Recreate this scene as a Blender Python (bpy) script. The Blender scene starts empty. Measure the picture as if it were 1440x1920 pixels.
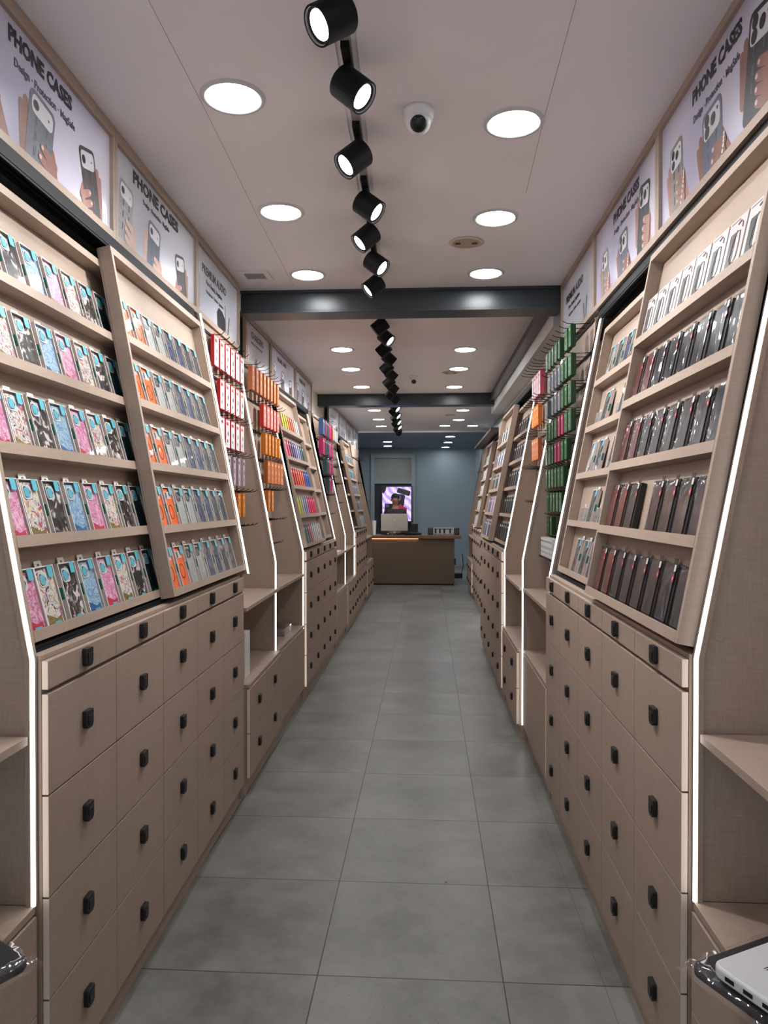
import bpy, bmesh, math, random
from mathutils import Vector, Matrix
random.seed(7)
PI = math.pi
SC = bpy.context.scene
COL = SC.collection

# ------------------------------------------------------------------ camera, world, exposure
EYE = 1.53
FOC = 1380.0
cam_d = bpy.data.cameras.new('camera')
cam_d.sensor_fit = 'HORIZONTAL'
cam_d.sensor_width = 36.0
cam_d.lens = FOC / 1440.0 * 36.0
cam_d.clip_start = 0.02
cam = bpy.data.objects.new('camera', cam_d)
COL.objects.link(cam)
cam.location = (0, 0, EYE)
cam.rotation_euler = (PI / 2 - math.atan(14 / math.hypot(FOC, 82)), 0, math.atan(82 / FOC))
SC.camera = cam

W = bpy.data.worlds.new('world')
SC.world = W
W.use_nodes = True
W.node_tree.nodes['Background'].inputs[0].default_value = (0.80, 0.88, 1.0, 1)
W.node_tree.nodes['Background'].inputs[1].default_value = 0.45
SC.view_settings.view_transform = 'Standard'
SC.view_settings.look = 'None'
SC.view_settings.exposure = 1.40
SC.view_settings.gamma = 1.0
SC.view_settings.use_curve_mapping = False

DOWN_E = 20.0      # emission of the round ceiling lights
SPOT_W = 26.0     # watts of each track spotlight
LED_E = 1.7       # emission of the LED strips on the partitions
CEIL = 2.95

# ------------------------------------------------------------------ materials
MATS = {}


def srgb(r, g, b):
    f = lambda c: (c / 255 / 12.92) if c / 255 <= 0.04045 else ((c / 255 + 0.055) / 1.055) ** 2.4
    return (f(r), f(g), f(b), 1.0)


def mat(name, col=(0.5, 0.5, 0.5, 1), rough=0.5, metal=0.0, emit=0.0, spec=0.5, noise=0.0, nscale=40, bump=0.0, alpha=1.0, trans=0.0, coat=0.0):
    if name in MATS:
        return MATS[name]
    m = bpy.data.materials.new(name)
    m.use_nodes = True
    nt = m.node_tree
    p = nt.nodes['Principled BSDF']
    p.inputs['Base Color'].default_value = col
    p.inputs['Roughness'].default_value = rough
    p.inputs['Metallic'].default_value = metal
    p.inputs['Specular IOR Level'].default_value = spec
    p.inputs['Transmission Weight'].default_value = trans
    p.inputs['Alpha'].default_value = alpha
    p.inputs['Coat Weight'].default_value = coat
    if emit:
        p.inputs['Emission Color'].default_value = col
        p.inputs['Emission Strength'].default_value = emit
    if noise or bump:
        tc = nt.nodes.new('ShaderNodeTexCoord')
        n = nt.nodes.new('ShaderNodeTexNoise')
        n.inputs['Scale'].default_value = nscale
        n.inputs['Detail'].default_value = 6
        nt.links.new(tc.outputs['Object'], n.inputs['Vector'])
        if noise:
            mx = nt.nodes.new('ShaderNodeMix')
            mx.data_type = 'RGBA'
            mx.blend_type = 'MULTIPLY'
            mx.inputs[6].default_value = col
            r = nt.nodes.new('ShaderNodeValToRGB')
            r.color_ramp.elements[0].position = 0.3
            r.color_ramp.elements[1].position = 0.7
            r.color_ramp.elements[0].color = (1 - noise, 1 - noise, 1 - noise, 1)
            r.color_ramp.elements[1].color = (1 + noise * 0.3,) * 3 + (1,)
            nt.links.new(n.outputs['Fac'], r.inputs[0])
            nt.links.new(r.outputs[0], mx.inputs[7])
            mx.inputs[0].default_value = 1
            nt.links.new(mx.outputs[2], p.inputs['Base Color'])
        if bump:
            b = nt.nodes.new('ShaderNodeBump')
            b.inputs['Strength'].default_value = bump
            b.inputs['Distance'].default_value = 0.004
            nt.links.new(n.outputs['Fac'], b.inputs['Height'])
            nt.links.new(b.outputs[0], p.inputs['Normal'])
    MATS[name] = m
    return m


def wood_mat(name, c1, c2, rough=0.5):
    m = bpy.data.materials.new(name)
    m.use_nodes = True
    nt = m.node_tree
    p = nt.nodes['Principled BSDF']
    p.inputs['Roughness'].default_value = rough
    p.inputs['Specular IOR Level'].default_value = 0.3
    g = nt.nodes.new('ShaderNodeNewGeometry')
    mp = nt.nodes.new('ShaderNodeMapping')
    mp.inputs['Scale'].default_value = (330, 330, 22)
    nt.links.new(g.outputs['Position'], mp.inputs['Vector'])
    n = nt.nodes.new('ShaderNodeTexNoise')
    n.inputs['Scale'].default_value = 1.0
    n.inputs['Detail'].default_value = 3
    nt.links.new(mp.outputs[0], n.inputs['Vector'])
    mp2 = nt.nodes.new('ShaderNodeMapping')
    mp2.inputs['Scale'].default_value = (16, 16, 420)
    nt.links.new(g.outputs['Position'], mp2.inputs['Vector'])
    n2 = nt.nodes.new('ShaderNodeTexNoise')
    n2.inputs['Scale'].default_value = 1.0
    n2.inputs['Detail'].default_value = 2
    nt.links.new(mp2.outputs[0], n2.inputs['Vector'])
    n3 = nt.nodes.new('ShaderNodeTexNoise')
    n3.inputs['Scale'].default_value = 2.3
    nt.links.new(g.outputs['Position'], n3.inputs['Vector'])
    a = nt.nodes.new('ShaderNodeMath'); a.operation = 'ADD'
    nt.links.new(n.outputs['Fac'], a.inputs[0]); nt.links.new(n2.outputs['Fac'], a.inputs[1])
    a2 = nt.nodes.new('ShaderNodeMath'); a2.operation = 'MULTIPLY_ADD'; a2.inputs[1].default_value = 0.4
    nt.links.new(n3.outputs['Fac'], a2.inputs[0]); nt.links.new(a.outputs[0], a2.inputs[2])
    mr = nt.nodes.new('ShaderNodeMapRange')
    mr.inputs[1].default_value = 0.35
    mr.inputs[2].default_value = 2.05
    nt.links.new(a2.outputs[0], mr.inputs[0])
    mx = nt.nodes.new('ShaderNodeMix'); mx.data_type = 'RGBA'
    mx.inputs[6].default_value = c1
    mx.inputs[7].default_value = c2
    nt.links.new(mr.outputs[0], mx.inputs[0])
    nt.links.new(mx.outputs[2], p.inputs['Base Color'])
    b = nt.nodes.new('ShaderNodeBump'); b.inputs['Strength'].default_value = 0.12; b.inputs['Distance'].default_value = 0.001
    nt.links.new(a.outputs[0], b.inputs['Height']); nt.links.new(b.outputs[0], p.inputs['Normal'])
    MATS[name] = m
    return m


WOOD = wood_mat('beige linen laminate', srgb(148, 129, 115), srgb(184, 165, 150))
EDGE = mat('pale edge banding', srgb(226, 208, 190), 0.45)
BLACK = mat('black plastic', srgb(16, 17, 19), 0.38, noise=0.1)
BLACKM = mat('black powder coat', srgb(6, 6, 7), 0.6, spec=0.25)
STEEL = mat('dark grey steel paint', srgb(52, 58, 62), 0.32, noise=0.15, nscale=9, bump=0.15)
RAILM = mat('anodised dark rail', srgb(13, 16, 21), 0.55, spec=0.2)
WHITE = mat('white enamel', srgb(225, 225, 225), 0.4)
PAPER = mat('white printed card', srgb(226, 224, 222), 0.45)
CEILM = mat('ceiling paint', srgb(233, 230, 233), 0.75, noise=0.04, nscale=1.5)
CREAM = mat('cream wall paint', srgb(206, 200, 186), 0.7, noise=0.05, nscale=3)
BLUEW = mat('blue grey wall paint', srgb(138, 153, 163), 0.5, noise=0.06, nscale=2.5)
BLUEC = mat('blue grey ceiling paint', srgb(138, 148, 156), 0.7)
GREYM = mat('pale grey trim', srgb(150, 156, 160), 0.5)
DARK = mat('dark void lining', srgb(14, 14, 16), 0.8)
ALU = mat('aluminium', srgb(190, 192, 195), 0.35, metal=0.8)
LENSG = mat('opal diffuser', (0.96, 0.985, 1.0, 1), 0.4, emit=DOWN_E)
SPOTG = mat('spotlight lens', (1, 0.985, 0.95, 1), 0.4, emit=5.0)
LEDM = mat('led strip', (1.0, 0.985, 0.96, 1), 0.4, emit=LED_E)


def floor_mat():
    m = bpy.data.materials.new('grey stone tile')
    m.use_nodes = True
    nt = m.node_tree
    N = nt.nodes.new
    L = nt.links.new
    p = nt.nodes['Principled BSDF']
    g = N('ShaderNodeNewGeometry')
    sx = N('ShaderNodeSeparateXYZ')
    L(g.outputs['Position'], sx.inputs[0])

    def mth(op, a, b=None, c=None):
        n = N('ShaderNodeMath'); n.operation = op
        for i, v in enumerate((a, b, c)):
            if v is None: continue
            if isinstance(v, (int, float)): n.inputs[i].default_value = v
            else: L(v, n.inputs[i])
        return n.outputs[0]

    def joint(axis, off, step, w):
        t = mth('ADD', axis, off)
        t = mth('DIVIDE', t, step)
        fl = mth('FLOOR', t)
        f = mth('SUBTRACT', t, fl)
        d = mth('ABSOLUTE', mth('SUBTRACT', f, 0.5))
        return mth('GREATER_THAN', d, 0.5 - w / step / 2), fl
    jx, fx = joint(sx.outputs[0], 0.357 + 6.0, 0.6, 0.004)
    jy, fy = joint(sx.outputs[1], 0.045 + 6.0 - 0.005, 0.6, 0.004)
    ln = mth('LESS_THAN', mth('ABSOLUTE', mth('SUBTRACT', sx.outputs[0], 0.562)), 0.0012)
    j = mth('MAXIMUM', mth('MAXIMUM', jx, jy), mth('MULTIPLY', ln, 0.5))
    cv = N('ShaderNodeCombineXYZ'); L(fx, cv.inputs[0]); L(fy, cv.inputs[1])
    wn = N('ShaderNodeTexWhiteNoise'); L(cv.outputs[0], wn.inputs['Vector'])
    off = N('ShaderNodeVectorMath'); off.operation = 'MULTIPLY_ADD'
    L(wn.outputs['Color'], off.inputs[0]); off.inputs[1].default_value = (9, 9, 9); L(g.outputs['Position'], off.inputs[2])
    n1 = N('ShaderNodeTexNoise'); n1.inputs['Scale'].default_value = 5.5; n1.inputs['Detail'].default_value = 9; n1.inputs['Roughness'].default_value = 0.68
    L(off.outputs[0], n1.inputs['Vector'])
    n2 = N('ShaderNodeTexNoise'); n2.inputs['Scale'].default_value = 1.9; n2.inputs['Detail'].default_value = 4
    L(off.outputs[0], n2.inputs['Vector'])
    s = mth('MULTIPLY_ADD', n1.outputs['Fac'], 0.6, mth('MULTIPLY', n2.outputs['Fac'], 0.5))
    s = mth('MULTIPLY_ADD', wn.outputs['Value'], 0.05, s)
    r = N('ShaderNodeValToRGB')
    r.color_ramp.elements[0].position = 0.38; r.color_ramp.elements[0].color = srgb(97, 96, 91)
    r.color_ramp.elements[1].position = 0.74; r.color_ramp.elements[1].color = srgb(147, 146, 140)
    L(s, r.inputs[0])
    # pits and specks
    v = N('ShaderNodeTexVoronoi'); v.inputs['Scale'].default_value = 26; L(off.outputs[0], v.inputs['Vector'])
    v2 = N('ShaderNodeTexNoise'); v2.inputs['Scale'].default_value = 3; L(g.outputs['Position'], v2.inputs['Vector'])
    pit = mth('MULTIPLY', mth('LESS_THAN', v.outputs['Distance'], 0.07), mth('GREATER_THAN', v2.outputs['Fac'], 0.56))
    k = mth('MAXIMUM', j, mth('MULTIPLY', pit, 0.55))
    mx = N('ShaderNodeMix'); mx.data_type = 'RGBA'
    L(k, mx.inputs[0]); L(r.outputs[0], mx.inputs[6]); mx.inputs[7].default_value = srgb(45, 43, 42)
    L(mx.outputs[2], p.inputs['Base Color'])
    rr = N('ShaderNodeMapRange'); L(n1.outputs['Fac'], rr.inputs[0]); rr.inputs[1].default_value = 0.3; rr.inputs[2].default_value = 0.7
    rr.inputs[3].default_value = 0.28; rr.inputs[4].default_value = 0.46
    L(rr.outputs[0], p.inputs['Roughness'])
    b = N('ShaderNodeBump'); b.inputs['Strength'].default_value = 0.12; b.inputs['Distance'].default_value = 0.003
    L(mth('SUBTRACT', n1.outputs['Fac'], j), b.inputs['Height']); L(b.outputs[0], p.inputs['Normal'])
    return m


def pattern_mat(name, cols, scale=55, distort=2.5, rough=0.3, kind='noise'):
    """printed / moulded pattern of a phone case"""
    if name in MATS: return MATS[name]
    m = bpy.data.materials.new(name); m.use_nodes = True
    nt = m.node_tree; p = nt.nodes['Principled BSDF']
    tc = nt.nodes.new('ShaderNodeTexCoord')
    oi = nt.nodes.new('ShaderNodeObjectInfo')
    ad = nt.nodes.new('ShaderNodeVectorMath'); ad.operation = 'ADD'
    ml = nt.nodes.new('ShaderNodeMath'); ml.operation = 'MULTIPLY'; ml.inputs[1].default_value = 5
    nt.links.new(oi.outputs['Random'], ml.inputs[0])
    nt.links.new(tc.outputs['Object'], ad.inputs[0]); nt.links.new(ml.outputs[0], ad.inputs[1])
    if kind == 'wave':
        n = nt.nodes.new('ShaderNodeTexWave'); n.inputs['Scale'].default_value = scale; n.inputs['Distortion'].default_value = distort * 3
        n.inputs['Detail'].default_value = 3
        out = n.outputs['Fac']
    else:
        n = nt.nodes.new('ShaderNodeTexNoise'); n.inputs['Scale'].default_value = scale; n.inputs['Distortion'].default_value = distort
        n.inputs['Detail'].default_value = 1
        out = n.outputs['Fac']
    nt.links.new(ad.outputs[0], n.inputs['Vector'])
    r = nt.nodes.new('ShaderNodeValToRGB')
    r.color_ramp.interpolation = 'LINEAR'
    el = r.color_ramp.elements
    ps = [0.34 + 0.32 * i / (len(cols) - 1) for i in range(len(cols))]
    el[0].position = ps[0]; el[0].color = cols[0]
    el[1].position = ps[-1]; el[1].color = cols[-1]
    for q, c in zip(ps[1:-1], cols[1:-1]):
        e = el.new(q); e.color = c
    nt.links.new(out, r.inputs[0]); nt.links.new(r.outputs[0], p.inputs['Base Color'])
    b = nt.nodes.new('ShaderNodeBump'); b.inputs['Strength'].default_value = 0.4; b.inputs['Distance'].default_value = 0.003
    nt.links.new(out, b.inputs['Height']); nt.links.new(b.outputs[0], p.inputs['Normal'])
    p.inputs['Roughness'].default_value = rough
    MATS[name] = m
    return m


def film_mat(name, gloss=0.14, tint=(1, 1, 1, 1), rough=0.04, bump=0.0):
    """thin clear plastic: mostly see-through, with highlights"""
    if name in MATS: return MATS[name]
    m = bpy.data.materials.new(name); m.use_nodes = True
    nt = m.node_tree
    out = nt.nodes['Material Output']
    nt.nodes.remove(nt.nodes['Principled BSDF'])
    t = nt.nodes.new('ShaderNodeBsdfTransparent'); t.inputs[0].default_value = tint
    g = nt.nodes.new('ShaderNodeBsdfGlossy'); g.inputs['Roughness'].default_value = rough
    g.inputs['Color'].default_value = (0.9, 0.9, 0.9, 1)
    lw = nt.nodes.new('ShaderNodeLayerWeight'); lw.inputs[0].default_value = 0.35
    mr = nt.nodes.new('ShaderNodeMapRange'); mr.inputs[3].default_value = gloss; mr.inputs[4].default_value = gloss * 3
    mx = nt.nodes.new('ShaderNodeMixShader')
    nt.links.new(lw.outputs['Facing'], mr.inputs[0])
    nt.links.new(mr.outputs[0], mx.inputs[0]); nt.links.new(t.outputs[0], mx.inputs[1]); nt.links.new(g.outputs[0], mx.inputs[2])
    nt.links.new(mx.outputs[0], out.inputs[0])
    if bump:
        tc = nt.nodes.new('ShaderNodeTexCoord'); oi = nt.nodes.new('ShaderNodeObjectInfo')
        ad = nt.nodes.new('ShaderNodeVectorMath'); ad.operation = 'ADD'
        nt.links.new(tc.outputs['Object'], ad.inputs[0]); nt.links.new(oi.outputs['Random'], ad.inputs[1])
        mp = nt.nodes.new('ShaderNodeMapping'); mp.inputs['Scale'].default_value = (34, 34, 8)
        nt.links.new(ad.outputs[0], mp.inputs[0])
        n = nt.nodes.new('ShaderNodeTexNoise'); n.inputs['Scale'].default_value = 1.0; n.inputs['Detail'].default_value = 0; n.inputs['Distortion'].default_value = 0.5
        nt.links.new(mp.outputs[0], n.inputs['Vector'])
        b = nt.nodes.new('ShaderNodeBump'); b.inputs['Strength'].default_value = 1.0; b.inputs['Distance'].default_value = bump
        nt.links.new(n.outputs['Fac'], b.inputs['Height']); nt.links.new(b.outputs[0], g.inputs['Normal'])
    MATS[name] = m
    return m


FILM = film_mat('clear window film', 0.05, rough=0.03, bump=0.0003)
BAG = film_mat('wrinkled clear bag', 0.07, rough=0.07, bump=0.003)

# ------------------------------------------------------------------ mesh helpers


class Frame:
    """wall frame: d = outward depth from cabinet face, s = distance along the aisle, z = up"""
    def __init__(self, side, X0, m=0.0, Y0=0.0):
        self.side, self.X0, self.m, self.Y0 = side, X0, m, Y0
        self.ang = math.atan(m)

    def P(self, d, s, z):
        return Vector((self.side * (self.X0 + self.m * (s - self.Y0) + d), s, z))

    def axes(self):
        sv = Vector((self.side * self.m, 1, 0)).normalized()
        xl = sv if self.side < 0 else -sv
        yl = Vector((0, 0, 1)).cross(xl)
        return xl, yl, Vector((0, 0, 1))


class Slant:
    """leaning board frame: n = into the wall, s = along the aisle, u = up the slope"""
    def __init__(self, fr, k, off, z0=1.19, zb=1.165):
        self.fr = fr; self.a = math.atan(k); self.off = off + k * (z0 - zb); self.z0 = z0
        self.side = fr.side

    def P(self, n, s, u):
        return self.fr.P(self.off + u * math.sin(self.a) + n * math.cos(self.a), s, self.z0 + u * math.cos(self.a) - n * math.sin(self.a))

    def axes(self):
        xl, yl, zl = self.fr.axes()
        N = yl * math.cos(self.a) - zl * math.sin(self.a)
        U = yl * math.sin(self.a) + zl * math.cos(self.a)
        return xl, N, U


def matrix_of(fr, n, s, u):
    xl, yl, zl = fr.axes()
    M = Matrix((xl, yl, zl)).transposed().to_4x4()
    M.translation = fr.P(n, s, u)
    return M


class Wd:
    side = 1
    def P(self, x, y, z): return Vector((x, y, z))
    def axes(self): return Vector((1, 0, 0)), Vector((0, 1, 0)), Vector((0, 0, 1))


WORLD = Wd()


class MB:
    def __init__(self):
        self.bm = bmesh.new(); self.mats = []

    def mi(self, m):
        if m is None: return 0
        if m not in self.mats: self.mats.append(m)
        return self.mats.index(m)

    def box(self, fr, a0, a1, b0, b1, c0, c1, m=None, endmat=None):
        i = self.mi(m)
        v = [self.bm.verts.new(fr.P(a, b, c)) for a in (a0, a1) for b in (b0, b1) for c in (c0, c1)]
        for n, f in enumerate(((0, 1, 3, 2), (4, 6, 7, 5), (0, 4, 5, 1), (2, 3, 7, 6), (0, 2, 6, 4), (1, 5, 7, 3))):
            fc = self.bm.faces.new([v[q] for q in f]); fc.material_index = i
            if endmat and n in (2, 3): fc.material_index = self.mi(endmat)
        return self

    def prism(self, fr, poly, b0, b1, m=None, plane='ac'):
        """poly of (a,c) extruded along b"""
        i = self.mi(m)
        lo = [self.bm.verts.new(fr.P(a, b0, c)) for a, c in poly]
        hi = [self.bm.verts.new(fr.P(a, b1, c)) for a, c in poly]
        n = len(poly)
        for fs in (lo, hi[::-1]):
            self.bm.faces.new(fs).material_index = i
        for q in range(n):
            self.bm.faces.new((lo[q], hi[q], hi[(q + 1) % n], lo[(q + 1) % n])).material_index = i
        return self

    def flat(self, pts, m=None, y=0.0, thick=0.0):
        """polygon in local xz plane at depth y (front faces -y), optional thickness towards -y"""
        i = self.mi(m)
        f = [self.bm.verts.new((x, y - thick, z)) for x, z in pts]
        self.bm.faces.new(f).material_index = i
        if thick:
            b = [self.bm.verts.new((x, y, z)) for x, z in pts]
            n = len(pts)
            self.bm.faces.new(b[::-1]).material_index = i
            for q in range(n):
                self.bm.faces.new((f[q], b[q], b[(q + 1) % n], f[(q + 1) % n])).material_index = i
        return self

    def lathe(self, prof, m=None, M=None, n=24, cap=True):
        """profile of (r, z) around local z"""
        i = self.mi(m); M = M or Matrix()
        rings = []
        for r, z in prof:
            rings.append([self.bm.verts.new(M @ Vector((r * math.cos(2 * PI * q / n), r * math.sin(2 * PI * q / n), z))) for q in range(n)])
        for a, b in zip(rings, rings[1:]):
            for q in range(n):
                self.bm.faces.new((a[q], a[(q + 1) % n], b[(q + 1) % n], b[q])).material_index = i
        if cap:
            self.bm.faces.new(rings[0][::-1]).material_index = i
            self.bm.faces.new(rings[-1]).material_index = i
        return self

    def tube(self, pts, r, m=None, n=6):
        i = self.mi(m); pts = [Vector(p) for p in pts]
        rings = []
        for k, p in enumerate(pts):
            t = (pts[min(k + 1, len(pts) - 1)] - pts[max(k - 1, 0)]).normalized()
            up = Vector((0, 0, 1)) if abs(t.z) < 0.9 else Vector((1, 0, 0))
            x = t.cross(up).normalized(); y = t.cross(x)
            rr = r[k] if isinstance(r, (list, tuple)) else r
            rings.append([self.bm.verts.new(p + x * math.cos(2 * PI * q / n) * rr + y * math.sin(2 * PI * q / n) * rr) for q in range(n)])
        for a, b in zip(rings, rings[1:]):
            for q in range(n):
                self.bm.faces.new((a[q], a[(q + 1) % n], b[(q + 1) % n], b[q])).material_index = i
        self.bm.faces.new(rings[0][::-1]).material_index = i
        self.bm.faces.new(rings[-1]).material_index = i
        return self

    def mesh(self, name, m=None):
        bmesh.ops.recalc_face_normals(self.bm, faces=self.bm.faces)
        me = bpy.data.meshes.new(name)
        self.bm.to_mesh(me); self.bm.free()
        for q in (self.mats or [m or WOOD]): me.materials.append(q)
        return me

    def build(self, name, m=None, parent=None, base=None, bevel=0.0, smooth=False):
        """verts in world space -> object with an origin at its own place"""
        co = [v.co for v in self.bm.verts]
        lo = Vector([min(c[k] for c in co) for k in range(3)]); hi = Vector([max(c[k] for c in co) for k in range(3)])
        org = Vector(((lo.x + hi.x) / 2, (lo.y + hi.y) / 2, lo.z)) if base is None else Vector(base)
        for v in self.bm.verts: v.co -= org
        me = self.mesh(name, m)
        if smooth:
            for f in me.polygons: f.use_smooth = True
        o = bpy.data.objects.new(name, me); COL.objects.link(o)
        if parent is not None:
            o.parent = parent; o.location = org - parent_loc(parent)
        else:
            o.location = org
        if bevel:
            b = o.modifiers.new('bevel', 'BEVEL'); b.width = bevel; b.segments = 2; b.limit_method = 'ANGLE'
        return o


def parent_loc(p):
    v = Vector(p.location)
    while p.parent: p = p.parent; v += Vector(p.location)
    return v


def tag(o, label=None, cat=None, group=None, kind=None):
    if label: o['label'] = label
    if cat: o['category'] = cat
    if group: o['group'] = group
    if kind: o['kind'] = kind
    return o


def thing(name, label, cat, loc, group=None):
    o = bpy.data.objects.new(name, None); COL.objects.link(o); o.location = loc
    o.empty_display_size = 0.05
    return tag(o, label, cat, group)


def rrect(cx, cz, w, h, r, n=4):
    pts = []
    for sx, sz, a0 in ((1, 1, 0), (-1, 1, 90), (-1, -1, 180), (1, -1, 270)):
        for q in range(n + 1):
            a = math.radians(a0 + 90 * q / n)
            pts.append((cx + sx * (w / 2 - r) + r * math.cos(a), cz + sz * (h / 2 - r) + r * math.sin(a)))
    return pts


def local_obj(name, me, parent, M=None, label=None):
    o = bpy.data.objects.new(name, me); COL.objects.link(o)
    if parent is not None: o.parent = parent
    if M is not None: o.matrix_local = M
    if label: o['label'] = label
    return o


def text_mesh(body, size, m, width=None, weight=0.0):
    c = bpy.data.curves.new('lettering', 'FONT'); c.body = body; c.size = size; c.offset = weight
    c.extrude = 0.0002
    c.resolution_u = 2
    c.align_x = 'LEFT'
    o = bpy.data.objects.new('tmp', c); COL.objects.link(o)
    dg = bpy.context.evaluated_depsgraph_get(); dg.update()
    me = bpy.data.meshes.new_from_object(o.evaluated_get(dg))
    bpy.data.objects.remove(o); bpy.data.curves.remove(c)
    xs = [v.co.x for v in me.vertices]
    k = 1.0 if not width else width / (max(xs) - min(xs))
    x0 = min(xs)
    for v in me.vertices: # text plane -> local xz plane facing -y
        x, y, z = v.co
        v.co = ((x - x0) * k, -z, y)
    me.materials.clear(); me.materials.append(m)
    return me


ORD = ['first', 'second', 'third', 'fourth', 'fifth', 'sixth', 'seventh', 'eighth', 'ninth', 'tenth', 'eleventh', 'twelfth', 'thirteenth']

# ------------------------------------------------------------------ frames
L1 = Frame(-1, 0.899, 0.019, 1.687)
L2 = Frame(-1, 0.945, 0.003, 5.0)
R1 = Frame(1, 0.610)
RB = Frame(1, 0.590)
R2 = Frame(1, 0.572)
R3 = Frame(1, 0.720)
YB = 18.4

# ------------------------------------------------------------------ the setting
def struct(name, mb, m=None):
    o = mb.build(name, m); o['kind'] = 'structure'; return o


struct('floor', MB().box(WORLD, -3.2, 3.2, -1.6, YB + .2, -.1, 0), floor_mat())
cb = MB()
cb.box(WORLD, -3.2, 3.2, -1.6, 4.80, CEIL, CEIL + .1)
cb.box(WORLD, -3.2, 3.2, 4.80, 9.55, CEIL, CEIL + .1)
cb.box(WORLD, -3.2, 3.2, 9.55, 14.2, CEIL, CEIL + .1)
struct('ceiling', cb, CEILM)
struct('ceiling', MB().box(WORLD, -3.2, 3.2, 14.206, YB + .2, 2.92, CEIL + .1), BLUEC)
struct('trim_3', MB().box(WORLD, -3.2, 3.2, 14.2, 14.2055, 2.918, CEIL), CEILM)
struct('wall_back', MB().box(WORLD, -3.2, 3.2, YB, YB + .2, 0, 3.05), BLUEW)
struct('wall_left', MB().box(WORLD, -3.2, -1.42, 4.82, 14.2, 0, CEIL), CREAM)
struct('wall_left', MB().box(WORLD, -3.2, -1.68, 14.2, YB, 0, CEIL), BLUEW)
struct('wall_left', MB().prism(WORLD, [(-3.2, -0.0), (-1.50, -0.0), (-1.50, CEIL), (-3.2, CEIL)], -1.6, 4.82), CREAM)
struct('wall_right', MB().box(WORLD, 1.17, 3.2, -1.6, 9.55, 0, CEIL), CREAM)
struct('wall_right', MB().box(WORLD, 1.17, 3.2, 9.55, YB, 0, CEIL), BLUEW)
# thin joint cracks in the ceiling board
cr = MB()
for pts in ([(-.77, 1.4), (-.80, 2.6), (-.815, 3.0), (-.84, 3.6), (-.87, 4.75)], [(.405, 1.4), (.425, 2.75), (.445, 3.4)]):
    for (x0, y0), (x1, y1) in zip(pts, pts[1:]):
        v = [cr.bm.verts.new(c) for c in ((x0, y0, CEIL - .0006), (x0 + .0016, y0, CEIL - .0006), (x1 + .0016, y1, CEIL - .0006), (x1, y1, CEIL - .0006))]
        cr.bm.faces.new(v)
struct('trim_1', cr, mat('crack shade', srgb(128, 118, 112), 0.9))


# steel beams across the aisle
def beam(label, x0, x1, y0, name='steel_beam'):
    t = thing(name, label, 'beam', ((x0 + x1) / 2, y0 + .1, 2.80))
    MB().box(WORLD, x0, x1, y0 + .0, y0 + .20, 2.80, 2.815).build('bottom_flange', STEEL, t, bevel=.002)
    MB().box(WORLD, x0, x1, y0 + .02, y0 + .18, 2.8155, 2.932).build('web', STEEL, t)
    MB().box(WORLD, x0, x1, y0 + .0, y0 + .20, 2.9325, CEIL).build('top_flange', STEEL, t)
    return t


beam('dark grey steel beam across the ceiling nearest the camera', -1.245, .87, 4.84)
beam('dark steel beam across the ceiling, farther of the two', -1.42, .93, 9.42)
t = thing('steel_beam', 'dark steel beam running lengthways along the right ceiling edge', 'beam', (.80, 7.2, 2.80))
MB().box(WORLD, .780, .843, 5.045, 9.415, 2.84, 2.855).build('bottom_flange', STEEL, t)
MB().box(WORLD, .800, .843, 5.045, 9.415, 2.8555, CEIL).build('web', STEEL, t)
tag(MB().box(WORLD, .846, 1.168, 5.045, 9.9, 2.735, 2.94).build('soffit', mat('soffit paint', srgb(205, 205, 203), .6)),
    'pale grey boxed soffit running along the right wall', 'soffit')
struct('trim_2', MB().box(WORLD, .99, 1.168, 5.0, 9.55, 2.56, 2.734), mat('soffit paint'))

# ------------------------------------------------------------------ wall furniture
def partition(fr, s, k, label, zlo=0.0, dback=.275, led_lo=None, name='partition_panel', led=True, ztop=2.52, flush=.02, low=None):
    """upright side panel with slanted front edge and an LED strip down that edge (s = its near face)"""
    th = .018
    t = thing(name, label, 'partition', fr.P(.15, s, zlo))
    top = k * (ztop - 1.165)
    f = flush
    MB().prism(fr, [((low or f) + .004, zlo), (dback, zlo), (dback, ztop), (f + top + .004, ztop), (f + .004, 1.175), ((low or f) + .004, 1.165)], s, s + th).build('panel', WOOD, t)
    # edging in front of the panel and behind the strip
    if led:
        l0 = zlo if led_lo is None else led_lo
        e = .008
        zk = max(1.165, l0 + .001)
        MB().prism(fr, [(f - .001, l0), (f - .001 + e, l0), (f - .001 + e, zk), (f + top - .001 + e, ztop), (f + top - .001, ztop), (f - .001, zk)], s - .005, s - .0005).build('led_strip', LEDM, t)
        MB().prism(fr, [(f + e, l0), (f + e + .012, l0), (f + e + .012, zk), (f + top + e + .012, ztop), (f + top + e, ztop), (f + e, zk)], s - .008, s - .0005).build('edging', WOOD, t)
    return t


def knob(fr, d, s, z, parent, size=.041):
    xl, yl, zl = fr.axes()
    M = Matrix((xl, yl, zl)).transposed().to_4x4(); M.translation = fr.P(d, s, z)
    mb = MB()
    h = size * 1.18
    pts = rrect(0, 0, size, h, .005, 2)
    # squarish top, rounded-off bottom corners
    pts = [(-size / 2 + .003, h / 2), (-size / 2, h / 2 - .003), (-size / 2, -h / 2 + .010), (-size / 2 + .004, -h / 2 + .003), (-size / 2 + .011, -h / 2),
           (size / 2 - .011, -h / 2), (size / 2 - .004, -h / 2 + .003), (size / 2, -h / 2 + .010), (size / 2, h / 2 - .003), (size / 2 - .003, h / 2)]
    mb.flat(pts, BLACK, y=0, thick=.013)
    mb.flat([(x * .62, z * .55 - .002) for x, z in pts], BLACK, y=-.013, thick=.002)
    mb.bm.transform(M)
    return mb.build('knob', BLACK, parent, bevel=.0015)


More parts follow.
